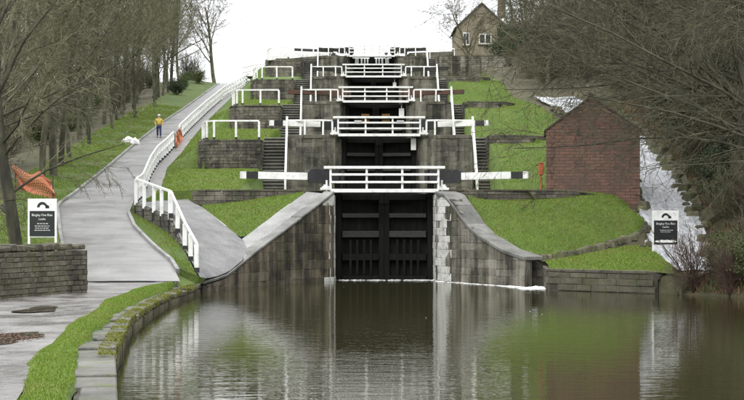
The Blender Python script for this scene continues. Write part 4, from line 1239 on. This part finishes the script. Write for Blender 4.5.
# ------------------------------------------------------------------ person and bags on the towpath
def skin_mesh(verts, edges, radii, rootv=0, sub=1):
    me = bpy.data.meshes.new('tmp'); me.from_pydata(verts, edges, [])
    o = bpy.data.objects.new('tmp', me); col.objects.link(o)
    o.modifiers.new('s', 'SKIN')
    for i, r in enumerate(radii): me.skin_vertices[0].data[i].radius = (r, r) if not isinstance(r, tuple) else r
    me.skin_vertices[0].data[rootv].use_root = True
    ss = o.modifiers.new('ss', 'SUBSURF'); ss.levels = sub; ss.render_levels = sub
    dg = bpy.context.evaluated_depsgraph_get()
    out = bpy.data.meshes.new_from_object(o.evaluated_get(dg))
    bpy.data.objects.remove(o)
    out.polygons.foreach_set('use_smooth', [True] * len(out.polygons))
    return out
def person():
    y = 113.0; x = (159 - 362) * y / 1560; z = zP(y) + .03
    root = thing('person', 'person in a yellow jacket, pale cap and dark blue trousers walking down the towpath', 'person', (x, y, z))
    root.rotation_euler.z = R(8); root.scale = (.95, .95, .95)
    V = [(0, 0, .92), (0, 0, 1.12), (0, -.01, 1.38), (0, -.01, 1.50), (0, -.02, 1.62), (0, -.02, 1.70),
         (.10, 0, .88), (.11, -.12, .5), (.11, -.10, .08), (.12, -.22, .04),
         (-.10, 0, .88), (-.11, .05, .5), (-.11, .20, .1), (-.12, .10, .05),
         (.19, -.01, 1.40), (.30, .04, 1.14), (.24, -.14, .98), (-.19, -.01, 1.40), (-.30, .04, 1.14), (-.24, -.14, .98)]
    E = [(0, 1), (1, 2), (2, 3), (3, 4), (4, 5), (0, 6), (6, 7), (7, 8), (8, 9), (0, 10), (10, 11), (11, 12), (12, 13), (2, 14), (14, 15), (15, 16), (2, 17), (17, 18), (18, 19)]
    rad = [.14, .13, .15, .06, .10, .085, .09, .06, .045, .04, .09, .06, .045, .04, .06, .045, .035, .06, .045, .035]
    hands = [(16, 1), (19, -1)]
    for b, s in hands:
        bx, by, bz = V[b]
        p = len(V); V.append((bx - s * .02, by - .06, bz - .04)); rad.append(.032); E.append((b, p))
        for fi in range(5):
            f0 = len(V); ox = (fi - 2) * .014
            V.append((bx - s * .02 + ox, by - .10 + (.03 if fi == 4 else 0), bz - .06 - .006 * fi)); rad.append(.009); E.append((p, f0))
            V.append((bx - s * .03 + ox, by - .13 + .006 * fi, bz - .10)); rad.append(.008); E.append((f0, f0 + 1))
    me = skin_mesh(V, E, rad, 0, 1); me.materials.append(M['skin'])
    link(bpy.data.objects.new('body', me), root)
    jv = [V[i] for i in (0, 1, 2, 14, 15, 16, 17, 18, 19)]
    jv[5] = tuple(lerp(V[15][c], V[16][c], .85) for c in range(3)); jv[8] = tuple(lerp(V[18][c], V[19][c], .85) for c in range(3))
    me = skin_mesh(jv, [(0, 1), (1, 2), (2, 3), (3, 4), (4, 5), (2, 6), (6, 7), (7, 8)], [.18, .165, .18, .085, .07, .055, .085, .07, .055], 0, 1)
    me.materials.append(M['yellow_cloth']); link(bpy.data.objects.new('jacket', me), root)
    tv = [(0, 0, .93), V[6], V[7], (V[8][0], V[8][1], .1), V[10], V[11], (V[12][0], V[12][1], .13)]
    me = skin_mesh(tv, [(0, 1), (1, 2), (2, 3), (0, 4), (4, 5), (5, 6)], [.155, .115, .085, .07, .115, .085, .07], 0, 1)
    me.materials.append(M['navy_cloth']); link(bpy.data.objects.new('trousers', me), root)
    me = skin_mesh([(0, -.02, 1.69), (0, -.02, 1.76), (0, -.14, 1.70)], [(0, 1), (0, 2)], [.115, .09, .05], 0, 1)
    me.materials.append(M['flake_white']); link(bpy.data.objects.new('cap', me), root)
    q = MB()
    for sx in (-1, 1): q.box((sx * .035, -.118, 1.635), (.016, .014, .012))
    ROOT[root.name] = Vector((0, 0, 0)); q.build('eye', 'hair', root)
    q = MB(); q.box((0, -.128, 1.60), (.022, .03, .04), taper=.5); q.build('nose', 'skin', root)
    for i in (9, 13):
        q = MB(); vx, vy, vz = V[i]; q.box((vx, vy + .03, .05), (.10, .27, .1), taper=.8); q.build('shoe', 'hair', root, bevel=.02)
person()
def bag(label, x, y, sx, sy, sz, rz):
    bm = bmesh.new(); bmesh.ops.create_icosphere(bm, subdivisions=3, radius=.5)
    for v in bm.verts:
        d = 1 + .16 * math.sin(v.co.x * 9 + v.co.z * 5) + .12 * math.sin(v.co.y * 13 + v.co.x * 4)
        v.co *= d
        if v.co.z < -.25: v.co.z = -.25
        if v.co.z > .2: v.co.x *= 1 - (v.co.z - .2); v.co.y *= 1 - (v.co.z - .2)
    me = bpy.data.meshes.new('rubbish_bag'); bm.to_mesh(me); bm.free(); me.materials.append(M['white_paint'])
    o = bpy.data.objects.new('rubbish_bag', me); link(o)
    o.scale = (sx, sy, sz); o.rotation_euler.z = rz; o.location = (x, y, woods(x, y) + .25 * sz - .02)
    tag(o, label, 'bag')
yb_ = 108.0
bag('long white bag lying on the verge left of the walking person', (129 - 362) * yb_ / 1560, yb_, 1.0, .5, .55, .5)
bag('round white bag on the verge nearest the towpath kerb', (135.5 - 362) * (yb_ - .5) / 1560, yb_ - .6, .62, .6, .62, .2)

# ------------------------------------------------------------------ trees
def seg_mesh(name, segs, n, matn):
    """segs: array (m,8) p0 p1 r0 r1 -> one mesh of n-sided tubes"""
    S = np.asarray(segs, dtype=np.float64)
    m = len(S)
    p0, p1, r0, r1 = S[:, 0:3], S[:, 3:6], S[:, 6:7], S[:, 7:8]
    d = p1 - p0; d /= np.maximum(np.linalg.norm(d, axis=1, keepdims=True), 1e-9)
    ref = np.where(np.abs(d[:, 2:3]) < .9, np.array([[0, 0, 1.0]]), np.array([[1.0, 0, 0]]))
    u = np.cross(d, ref); u /= np.linalg.norm(u, axis=1, keepdims=True)
    v = np.cross(d, u)
    ring = []
    for i in range(n):
        a = 2 * math.pi * i / n
        ring.append(u * math.cos(a) + v * math.sin(a))
    V = np.empty((m, 2 * n, 3))
    for i in range(n):
        V[:, i] = p0 + ring[i] * r0; V[:, n + i] = p1 + ring[i] * r1
    base = (np.arange(m) * 2 * n)[:, None, None]
    f = np.array([[i, (i + 1) % n, n + (i + 1) % n, n + i] for i in range(n)])[None]
    Fc = (base + f).reshape(-1)
    me = bpy.data.meshes.new(name)
    me.vertices.add(m * 2 * n); me.vertices.foreach_set('co', V.reshape(-1))
    nf = m * n
    me.loops.add(nf * 4); me.loops.foreach_set('vertex_index', Fc.astype(np.int32))
    me.polygons.add(nf); me.polygons.foreach_set('loop_start', np.arange(nf, dtype=np.int32) * 4)
    me.polygons.foreach_set('loop_total', np.full(nf, 4, dtype=np.int32))
    me.polygons.foreach_set('use_smooth', [True] * nf)
    me.update(calc_edges=True)
    me.materials.append(M[matn])
    return me
def rv(r): return np.array([r.uniform(-1, 1), r.uniform(-1, 1), r.uniform(-1, 1)])
def grow(seed, H=15, tr=.22, nl=(13, 7, 6, 5), lens=(.42, .5, .5, .5), bias=(0, 0, 0), droop=0.0, first=.25, lean=(0, 0), wob=.12, tw=.011, upw=.35, stems=1):
    r = random.Random(seed)
    thick, thin = [], []
    def branch(p, d, L, rad, lev):
        ns = (9, 6, 4, 3, 2)[lev]
        pts = [np.array(p)]; rr = [rad]; dirs = []
        dcur = np.array(d) / np.linalg.norm(d)
        endr = max(tw * .7, rad * (.35 if lev == 0 else .28))
        for i in range(ns):
            w_ = wob * (.6, 1.0, 1.5, 1.8, 1.6)[lev]
            dcur = dcur + rv(r) * w_ + np.array(bias) * (.05 if lev else 0)
            dcur[2] += (.10 * upw if lev in (1, 2) else 0) - droop * (0, .05, .10, .14, .12)[lev]
            dcur /= np.linalg.norm(dcur)
            pts.append(pts[-1] + dcur * L / ns); dirs.append(dcur.copy())
            rr.append(lerp(rad, endr, (i + 1) / ns))
        tgt = thick if lev <= 1 else thin
        for i in range(ns): tgt.append((*pts[i], *pts[i + 1], rr[i], rr[i + 1]))
        if lev >= len(nl): return
        n = nl[lev]
        for j in range(n):
            t = lerp(first if lev == 0 else .18, 1.0, (j + r.random()) / n)
            i = min(ns - 1, int(t * ns)); f = t * ns - i
            q = pts[i] + (pts[i + 1] - pts[i]) * f
            ax = dirs[i]
            side = np.cross(ax, rv(r)); side /= max(1e-6, np.linalg.norm(side))
            ang = r.uniform(.55, 1.15) if lev == 0 else r.uniform(.4, 1.0)
            if lev == 0: ang *= lerp(1.15, .55, t)
            nd = ax * math.cos(ang) + side * math.sin(ang)
            if lev == 0: nd = nd + np.array(bias) * .6
            nd[2] += upw * (.35 if lev <= 1 else .1)
            ll = L * lens[lev] * r.uniform(.65, 1.15) * (lerp(1.15, .5, t) if lev == 0 else lerp(1.0, .6, t))
            rad2 = max(tw, rr[i] * (r.uniform(.22, .42) if lev == 0 else r.uniform(.34, .52)))
            branch(q, nd, ll, rad2, lev + 1)
    for s in range(stems):
        a = 6.28 * s / max(1, stems)
        dd = (lean[0] + (.35 * math.cos(a) if stems > 1 else 0), lean[1] + (.35 * math.sin(a) if stems > 1 else 0), 1)
        branch((0, 0, -.3), dd, H * (1 if stems == 1 else r.uniform(.7, 1)), tr, 0)
    return thick, thin
def leaf_cloud(name, pts, matn, size, per, spread, seed):
    r = np.random.default_rng(seed)
    P = np.repeat(np.asarray(pts), per, axis=0) + r.normal(0, spread, (len(pts) * per, 3))
    m = len(P)
    a = r.normal(0, 1, (m, 3)); a /= np.linalg.norm(a, axis=1, keepdims=True)
    b = np.cross(a, r.normal(0, 1, (m, 3))); b /= np.linalg.norm(b, axis=1, keepdims=True)
    s = r.uniform(.6, 1.3, (m, 1)) * size
    V = np.stack([P - a * s, P + b * s * .55, P + a * s, P - b * s * .55], 1).reshape(-1, 3)
    me = bpy.data.meshes.new(name)
    me.vertices.add(m * 4); me.vertices.foreach_set('co', V.reshape(-1))
    me.loops.add(m * 4); me.loops.foreach_set('vertex_index', np.arange(m * 4, dtype=np.int32))
    me.polygons.add(m); me.polygons.foreach_set('loop_start', np.arange(m, dtype=np.int32) * 4)
    me.polygons.foreach_set('loop_total', np.full(m, 4, dtype=np.int32))
    me.update(calc_edges=True); me.materials.append(M[matn])
    return me
def variant(seed, tm, cm, ivy=None, **kw):
    a, b = grow(seed, **kw)
    v = {'trunk': seg_mesh('trunk', a, 7, tm), 'crown': seg_mesh('crown', b, 3, cm)}
    if ivy:
        r = random.Random(seed); pts = []
        for s in a:
            if s[6] > ivy[1]:
                L = np.linalg.norm(np.array(s[3:6]) - np.array(s[0:3]))
                for i in range(max(1, int(L * ivy[0]))):
                    t = r.random(); pts.append([lerp(s[c], s[c + 3], t) for c in range(3)])
        if pts: v['ivy'] = leaf_cloud('ivy', pts, ivy[3] if len(ivy) > 3 else 'ivy_leaf', .07, ivy[2], .2, seed)
    return v
def plant(v, name, label, cat, loc, rz, s, group=None, sz=None):
    o = bpy.data.objects.new(name, None); o.empty_display_size = .3; link(o)
    o.location = loc; o.rotation_euler.z = rz; o.scale = (s, s, sz or s)
    tag(o, label, cat, group)
    for nm, me in v.items():
        c = bpy.data.objects.new(nm, me); link(c, o)
        if nm in ('ivy',): c['kind'] = 'stuff'
    return o
def num(i):
    w_ = ['first', 'second', 'third', 'fourth', 'fifth', 'sixth', 'seventh', 'eighth', 'ninth', 'tenth', 'eleventh', 'twelfth', 'thirteenth', 'fourteenth', 'fifteenth', 'sixteenth', 'seventeenth', 'eighteenth', 'nineteenth', 'twentieth']
    if i < 20: return w_[i]
    t, u = divmod(i + 1, 10)
    tens = {6: ('sixty', 'sixtieth'), 7: ('seventy', 'seventieth'), 8: ('eighty', 'eightieth'), 9: ('ninety', 'ninetieth'), 2: ('twenty', 'twentieth'), 3: ('thirty', 'thirtieth'), 4: ('forty', 'fortieth'), 5: ('fifty', 'fiftieth')}[t]
    return tens[1] if u == 0 else tens[0] + '-' + w_[u - 1]
px = lambda x, y: 362 + 1560 * x / y

VL = [variant(100 + i, 'bark_moss', 'twig_olive', ivy=((9, .10, 5) if i % 2 == 0 else None), H=15 + (i % 3) * 1.5, tr=.14 + .035 * (i % 3), nl=(22, 9, 6, 4), lens=(.42, .52, .5, .5), droop=.45, first=.16, wob=.16, tw=.0085) for i in range(5)]
VR = [variant(200 + i, 'bark_moss', 'twig_dark' if i % 2 else 'twig_olive', ivy=((10, .07, 6) if i != 1 else None), H=14, tr=.22, nl=(18, 8, 7, 5), lens=(.48, .5, .5, .5), droop=.8, first=.06, wob=.18, tw=.0085) for i in range(4)]

# left wood: three rows behind the towpath
rowdef = [('front row', 0, lambda y: pL(y) - random.uniform(2.4, 5.0), list(np.arange(70, 184, 4.6))),
          ('middle row', 1, lambda y: pL(y) - random.uniform(6.5, 13), list(np.arange(74, 205, 5.6))),
          ('back row', 2, lambda y: pL(y) - random.uniform(15, 34), list(np.arange(100, 260, 9.0)))]
for where, ri, fx_, ylist in rowdef:
    L_ = []
    for y in ylist:
        y += random.uniform(-2, 2); x = fx_(y)
        if px(x, y) < -70: continue
        L_.append((px(x, y), x, y))
    L_.sort()
    for i, (pp, x, y) in enumerate(L_):
        v = VL[(i * 2 + ri + random.randint(0, 1)) % 5]
        sz = random.uniform(.72, 1.0) if y > 150 else random.uniform(.85, 1.12)
        plant(v, 'bare_tree', f'{num(i)} bare mossy tree from the left, {where} of the left wood', 'tree', (x, y, woods(x, y) - .05), random.uniform(0, 6.28), sz, 'bare trees in the wood left of the towpath')
# foreground left tree, leaning, with low drooping boughs
vf = variant(301, 'bark_dark', 'twig_olive', H=12.5, tr=.25, nl=(20, 8, 6, 4), lens=(.44, .55, .5, .5), bias=(.5, .15, 0), droop=1.0, first=.14, lean=(-.12, 0), wob=.15, tw=.009, upw=.2)
plant(vf, 'bare_tree', 'large leaning mossy tree with drooping boughs behind the left sign', 'tree', (-11.7, 53.5, .9), 0, 1.0)
vf2 = variant(302, 'bark_moss', 'twig_olive', H=13, tr=.22, nl=(20, 8, 6, 4), lens=(.5, .5, .5, .5), bias=(.35, .1, 0), droop=.7, first=.16, wob=.15, tw=.010)
plant(vf2, 'bare_tree', 'bare mossy tree at the left edge between the sign and the netting', 'tree', (-14.6, 58.5, 2.0), 1.0, .95)
plant(vf2, 'bare_tree', 'bare mossy tree at the left edge beyond the orange netting', 'tree', (-15.2, 63, 2.7), .4, 1.0)
plant(vf2, 'bare_tree', 'bare mossy tree beside the path kerb right of the orange netting', 'tree', (-16.6, 84, woods(-16.6, 84)), 2.2, 1.05)
# thin pale tree at the top of the towpath
vt = variant(303, 'bark_moss', 'twig_brown', H=8, tr=.2, nl=(14, 8, 6, 5), lens=(.95, .5, .5, .5), droop=.3, first=.2, wob=.2, tw=.012, upw=.3)
plant(vt, 'bare_tree', 'small spreading bare tree against the sky at the top of the towpath', 'tree', (-17.6, 186, 19.3), .5, 1.25)
plant(vt, 'bare_tree', 'bare tree in front of the stone house gable', 'tree', (12.6, 178, 19.2), 1.9, .95)
plant(vt, 'bare_tree', 'distant bare tree on the skyline left of the stone house', 'tree', (8.2, 225, 19.3), 2.9, .75, None, .5)
plant(vt, 'bare_tree', 'distant low bare tree on the skyline nearest the house wall', 'tree', (11.2, 222, 19.3), 4.0, .72, None, .55)

# right hillside
def rspots(y0, y1, step, d0, d1):
    out = []
    for y in np.arange(y0, y1, step):
        y = y + random.uniform(-1.2, 1.2); x = cR(y) + random.uniform(d0, d1)
        if px(x, y) < 800: out.append((x, y))
    return out
rr = [('beside the white cascade', rspots(80, 124, 4.5, 1.2, 4)),
      ('on the right hillside', rspots(78, 150, 4.8, 5, 18)),
      ('near the pale top wall', [(15.6, 131), (18.5, 136), (15.4, 145), (20, 142), (17.5, 150), (20, 152), (16.8, 160), (22, 160), (18, 168), (24, 168)]),
      ('right of the stone house', [(18.2, 186), (21.5, 180), (24, 188), (27, 180), (30, 190), (33, 184), (38, 192), (42, 186)])]
for where, lst in rr:
    lst = sorted(lst, key=lambda p: px(*p))
    for i, (x, y) in enumerate(lst):
        v = VR[(i + int(y)) % 4]
        plant(v, 'bare_tree', f'{num(i)} tangled bare tree from the left {where}', 'tree', (x, y, hr(x, y) - .1), random.uniform(0, 6.28), random.uniform(.85, 1.1) * (.8 if y > 125 and x < 17 else 1), 'bare trees on the right hillside')
# overhanging trees at the right edge
vo = variant(401, 'bark_dark', 'twig_dark', H=14, tr=.27, nl=(26, 11, 7, 4), lens=(1.0, .5, .5, .48), bias=(-.9, .05, -.1), droop=.8, first=.22, lean=(-.12, 0), wob=.14, tw=.010, upw=.25)
plant(vo, 'bare_tree', 'large bare tree overhanging from the right edge with long drooping boughs', 'tree', (15.9, 61.0, 1.7), 0, 1.0)
plant(vo, 'bare_tree', 'bare tree at the right edge reaching its boughs across the hut roof', 'tree', (18.4, 72.5, 4.6), .45, 1.05)
vo2 = variant(402, 'bark_dark', 'twig_dark', H=13, tr=.24, nl=(24, 11, 7, 4), lens=(.98, .5, .5, .5), bias=(-.8, 0, -.05), droop=.8, first=.2, wob=.14, tw=.010, upw=.25)
plant(vo2, 'bare_tree', 'bare tree with boughs hanging over the brick hut', 'tree', (17.4, 72, 4.2), .1, 1.05)

plant(vo2, 'bare_tree', 'bare tree at the far right edge hanging over the water', 'tree', (15.6, 50.5, .9), -.2, .95)
plant(vo, 'bare_tree', 'dark bare tree on the right bank above the cascade with sweeping boughs', 'tree', (20.5, 79, 6.2), .15, 1.0)
# shrubs
def shrub(seed, H, tm, leafm=None, n=9, per=3, size=.05, spread=.14, sub=(5, 5), tw=.007):
    r = random.Random(seed); thick, thin = [], []
    for i in range(n):
        a = r.uniform(0, 6.28); sp = r.uniform(.1, .75)
        t1, t2 = grow(seed * 37 + i, H=H * r.uniform(.7, 1.05), tr=.022, nl=sub, lens=(.5, .5), lean=(sp * math.cos(a), sp * math.sin(a)), wob=.16, tw=tw, first=.2, droop=.2)
        thick += t1; thin += t2
    v = {'stems': seg_mesh('stems', thick, 4, tm), 'twigs': seg_mesh('twigs', thin, 3, tm)}
    if leafm:
        pts = [s[3:6] for s in thin] + [s[3:6] for s in thick[::2]]
        v['foliage'] = leaf_cloud('foliage', pts, leafm, size, per, spread, seed)
    return v
S_red = [shrub(501, 2.4, 'twig_red', None, 22, sub=(6, 6)), shrub(502, 2.2, 'twig_brown', None, 20, sub=(6, 6))]
S_green = [shrub(511, 2.0, 'twig_brown', 'shrub_leaf', 10, 5, .05), shrub(512, 2.4, 'twig_brown', 'dark_leaf', 11, 7, .06)]
S_dark = [shrub(521, 3.2, 'twig_dark', 'dark_leaf', 12, 8, .08, .22)]
def shrubs(lst):
    for v, x, y, z, s, label in lst:
        plant(v, 'shrub', label, 'shrub', (x, y, z), random.uniform(0, 6.28), s)
shrubs([
    (S_red[0], 11.9, 56.0, .35, .92, 'reddish bare stemmed shrub at the right end of the retaining wall'),
    (S_red[1], 12.9, 55.2, .4, .85, 'brown twiggy shrub just right of the reddish stemmed shrub'),
    (S_green[0], 13.6, 55.0, .45, .8, 'green leafed shrub by the water at the right edge'),
    (S_green[0], 12.9, 56.6, .7, .6, 'small green leafed shrub behind the reddish stems'),
    (S_red[1], 11.5, 56.25, .15, .55, 'small brown twiggy shrub against the end of the retaining wall'),
    (S_red[0], 12.9, 54.7, .2, .75, 'low reddish twigs hanging over the water at the right'),
    (S_green[0], 14.4, 54.0, .4, .85, 'green leafed shrub overhanging the water at the far right'),
    (S_red[1], 14.0, 53.4, .2, .7, 'brown twigs at the waterline below the green shrubs'),
    (S_green[0], 13.4, 57.4, .9, .75, 'green leafed shrub between the lawn sign and the water'),
    (S_red[1], 14.6, 58.5, 1.2, 1.1, 'brown bramble thicket right of the lawn sign'),
    (S_red[0], 16.4, 62.0, 2.4, 1.1, 'brown bare thicket on the right bank beyond the sign'),
    (S_red[1], 17.0, 67.0, 3.2, 1.2, 'tangled brown thicket right of the white cascade'),
    (S_green[1], 17.2, 73.0, 4.2, 1.0, 'dark green bush beside the cascade at its middle'),
    (S_dark[0], 19.2, 77.0, 5.6, 1.0, 'dark evergreen bush on the right slope above the cascade'),
    (S_dark[0], 20.6, 84.0, 7.3, 1.05, 'dark evergreen bush higher on the right slope'),
    (S_dark[0], 18.5, 90.0, 7.6, .95, 'dark evergreen bush at the head of the lower cascade'),
    (S_green[1], 22.0, 92.0, 9.8, 1.2, 'green bush among trees far up the right slope'),
    (S_red[0], 17.2, 82.0, 5.8, 1.0, 'brown bare thicket behind the brick hut by the cascade'),
    (S_red[1], 18.6, 63.0, 3.6, 1.3, 'brown thicket at the right edge of the view on the bank'),
    (S_green[1], 16.6, 132.0, 15.2, 1.2, 'green bush below the top wall at the right'),
    (S_dark[0], 15.9, 143.0, 16.8, 1.1, 'dark ivy covered bush beside the pale top wall'),
    (S_dark[0], 17.9, 168.0, 19.4, 1.3, 'dark ivy covered bush right of the stone house'),
    (S_dark[0], 18.2, 179.0, 19.4, 1.9, 'tall ivy clad evergreen hiding the right side of the house'),
    (S_dark[0], 21.0, 158.0, 20.4, 1.5, 'large dark evergreen on the right skyline slope'),
    (S_green[1], -19.6, 165, woods(-19.6, 165), .7, 'olive green bush beside the upper towpath'),
    (S_green[0], -19.6, 172, woods(-19.6, 172), .85, 'green bush on the left at the top of the towpath'),
    (S_green[0], -19.0, 181, woods(-19.0, 181), .9, 'green bush behind the top end of the white fence'),
])
S_ol = [shrub(531, 4.2, 'twig_olive', None, 26, sub=(10, 7), tw=.011), shrub(532, 3.6, 'twig_brown', None, 26, sub=(10, 7), tw=.011)]
sp_ = sorted(rspots(63, 112, 1.7, .9, 5) + rspots(112, 172, 2.0, -.5, 5) + rspots(62, 150, 3.0, 5, 15), key=lambda p: px(*p))
for i, (x, y) in enumerate(sp_):
    z = hr(x, y) if y > 70.5 else 1.3 + .5 * (x - 14.5)
    plant([S_ol[0], S_ol[1], S_red[1], S_green[1], S_ol[0], S_dark[0]][i % 6], 'shrub', f'{num(i)} thicket from the left on the wooded right slope', 'shrub', (x, y, z - .1), i * 1.7, .8 + .15 * (i % 4), 'thickets on the right slope')
# undergrowth in the left wood
for i, y in enumerate(np.arange(72, 215, 3.0)):
    y = y + random.uniform(-1, 1); d = random.uniform(4.5, 10) if i % 2 else random.uniform(9, 24)
    x = pL(y) - d
    plant([S_ol[0], S_ol[1], S_ol[0], S_green[0]][i % 4], 'shrub', f'{num(i)} undergrowth thicket counted up the left wood', 'shrub', (x, y, woods(x, y)), i, .7 + .2 * (i % 3), 'undergrowth in the left wood')

# ------------------------------------------------------------------ grass blades
def blades(name, label, rows_list, dens, h, matn, seed, w_=.012, patchy=0.0):
    r = np.random.default_rng(seed)
    Vs = []
    for rows in rows_list:
        Rr = np.array([[tuple(p) for p in row] for row in rows])
        for i in range(Rr.shape[0] - 1):
            for j in range(Rr.shape[1] - 1):
                a, b, c, d = Rr[i, j], Rr[i, j + 1], Rr[i + 1, j + 1], Rr[i + 1, j]
                ar = np.linalg.norm(np.cross(c - a, d - b)) / 2
                n = r.poisson(ar * dens)
                if not n: continue
                u, v = r.random((n, 1)), r.random((n, 1))
                P = a * (1 - u) * (1 - v) + b * u * (1 - v) + c * u * v + d * (1 - u) * v
                if patchy:
                    f = .5 + .16 * np.sin(P[:, 0] * 5.1 + 1.7 * np.sin(P[:, 1] * 2.1)) + .16 * np.sin(P[:, 1] * 2.9 + 2 * np.sin(P[:, 0] * 3.3) + 4) + .16 * np.sin(P[:, 1] * 7.3 + 3 * np.sin(P[:, 0] * 6.1 + P[:, 1]))
                    P = P[f + r.normal(0, .12, n) > patchy * .8]; n = len(P)
                    if not n: continue
                th = r.random(n) * 6.283; hh = h * r.uniform(.5, 1.4, n)
                dx = np.stack([np.cos(th), np.sin(th), 0 * th], 1) * w_
                lean = np.stack([r.normal(0, .4, n) * hh, r.normal(0, .4, n) * hh, hh], 1)
                Vs.append(np.stack([P - dx, P + dx, P + lean], 1).reshape(-1, 3))
    V = np.concatenate(Vs); m = len(V) // 3
    me = bpy.data.meshes.new(name)
    me.vertices.add(m * 3); me.vertices.foreach_set('co', V.reshape(-1))
    me.loops.add(m * 3); me.loops.foreach_set('vertex_index', np.arange(m * 3, dtype=np.int32))
    me.polygons.add(m); me.polygons.foreach_set('loop_start', np.arange(m, dtype=np.int32) * 3)
    me.polygons.foreach_set('loop_total', np.full(m, 3, dtype=np.int32))
    me.update(calc_edges=True); me.materials.append(M[matn])
    o = bpy.data.objects.new(name, me); link(o)
    tag(o, label, 'grass', kind='stuff')
yy = [12, 15, 17, 19, 21, 23, 25.4, 28, 31, 34, 37, 40, 43, 46, 49, 52, 54.5]
fg = [[gpos(y, t) for t in (-.1, 0, .15, .4, .6, .8, .92, 1.0, 1.04)] for y in np.arange(14, 54.6, .5)]
blades('grass', 'short green grass on the strip beside the canal edge', [fg], 2600, .03, 'grass_blade', 5, .007, .22)
blades('grass', 'mown green grass on the triangular lawn by the left wing wall', [tri_rows], 700, .045, 'grass_blade', 6, .016)
blades('grass', 'mown green grass on the right lawns beside the bottom lock', [up_rows, lo_rows], 600, .045, 'grass_blade', 7, .016)
ms = [[(wE(y) + .09, y, zE(y) - .16), (wE(y) + .08, y, zE(y) - .01), (wE(y) - .05, y, zE(y) + .0), (wE(y) - .22, y, zE(y) + .0)] for y in list(np.arange(26, 57, .5))]
blades('moss', 'yellow green moss along the lip of the canal bank', [ms], 2600, .03, 'moss_blade', 8, .012, .72)

tl = [[(x, y, z) for x, y, z in lrow(y)[:13]] for y in ys if y < 138]
tr_ = [[(x, y, hr(x, y) + nz(x, y, 1, .06)) for x in (7.6, 8.2, 9, 9.8, 10.6, 11.4, 12.1, cL(y) - .6)] for y in ys if y < 138]
blades('grass', 'mown green grass on the terraces left of the lock flight', [tl], 220, .05, 'grass_blade', 9, .022)
blades('grass', 'mown green grass on the banks right of the lock flight', [tr_], 220, .05, 'grass_blade', 10, .022)
vg = [[((pL(y)) - o, y, woods(pL(y) - o, y)) for o in (.15, .8, 2, 3.5)] for y in np.arange(56, 150, 2.0)]
blades('grass', 'rough grass on the verge left of the towpath', [vg], 260, .07, 'grass_blade', 12, .02, .4)

st_ = [[(lerp(pR(y) + .16, fX(y) - .1, t), y, lerp(zP(y) + .04, min(fZ(y), zP(y)) - .02, t)) for t in (0, .5, 1)] for y in np.arange(57.6, 72, 1.0)]
blades('grass', 'grass strip between the towpath kerb and the fence wall', [st_], 600, .05, 'grass_blade', 14, .014)
bk = [[(wRx(y) + o, y, z) for o, z in ((.25, .1), (.5, .3), (1.5, .77), (3.5, 1.52), (8, 3.4))] for y in (44, 48, 51, 54.5, 56.5)]
bk2 = [[(x, y, .95 + .5 * (x - 14.5) + (.0 if y < 62 else .08 * (y - 62))) for x in (14.4, 16, 18, 21, 25)] for y in (56.5, 60, 64, 70)]
bk3 = [[(x, y, hr(x, y)) for x in (cR(y) + .6, cR(y) + 2, cR(y) + 4, cR(y) + 7, cR(y) + 11)] for y in np.arange(70.6, 110, 3.0)]
blades('ground_cover', 'dead bracken and brambles covering the right bank', [bk, bk2, bk3], 55, .28, 'dead_leaf', 15, .03)
blades('ground_cover', 'low green weeds covering the right bank', [bk, bk2, bk3], 90, .22, 'shrub_leaf', 16, .035, .4)
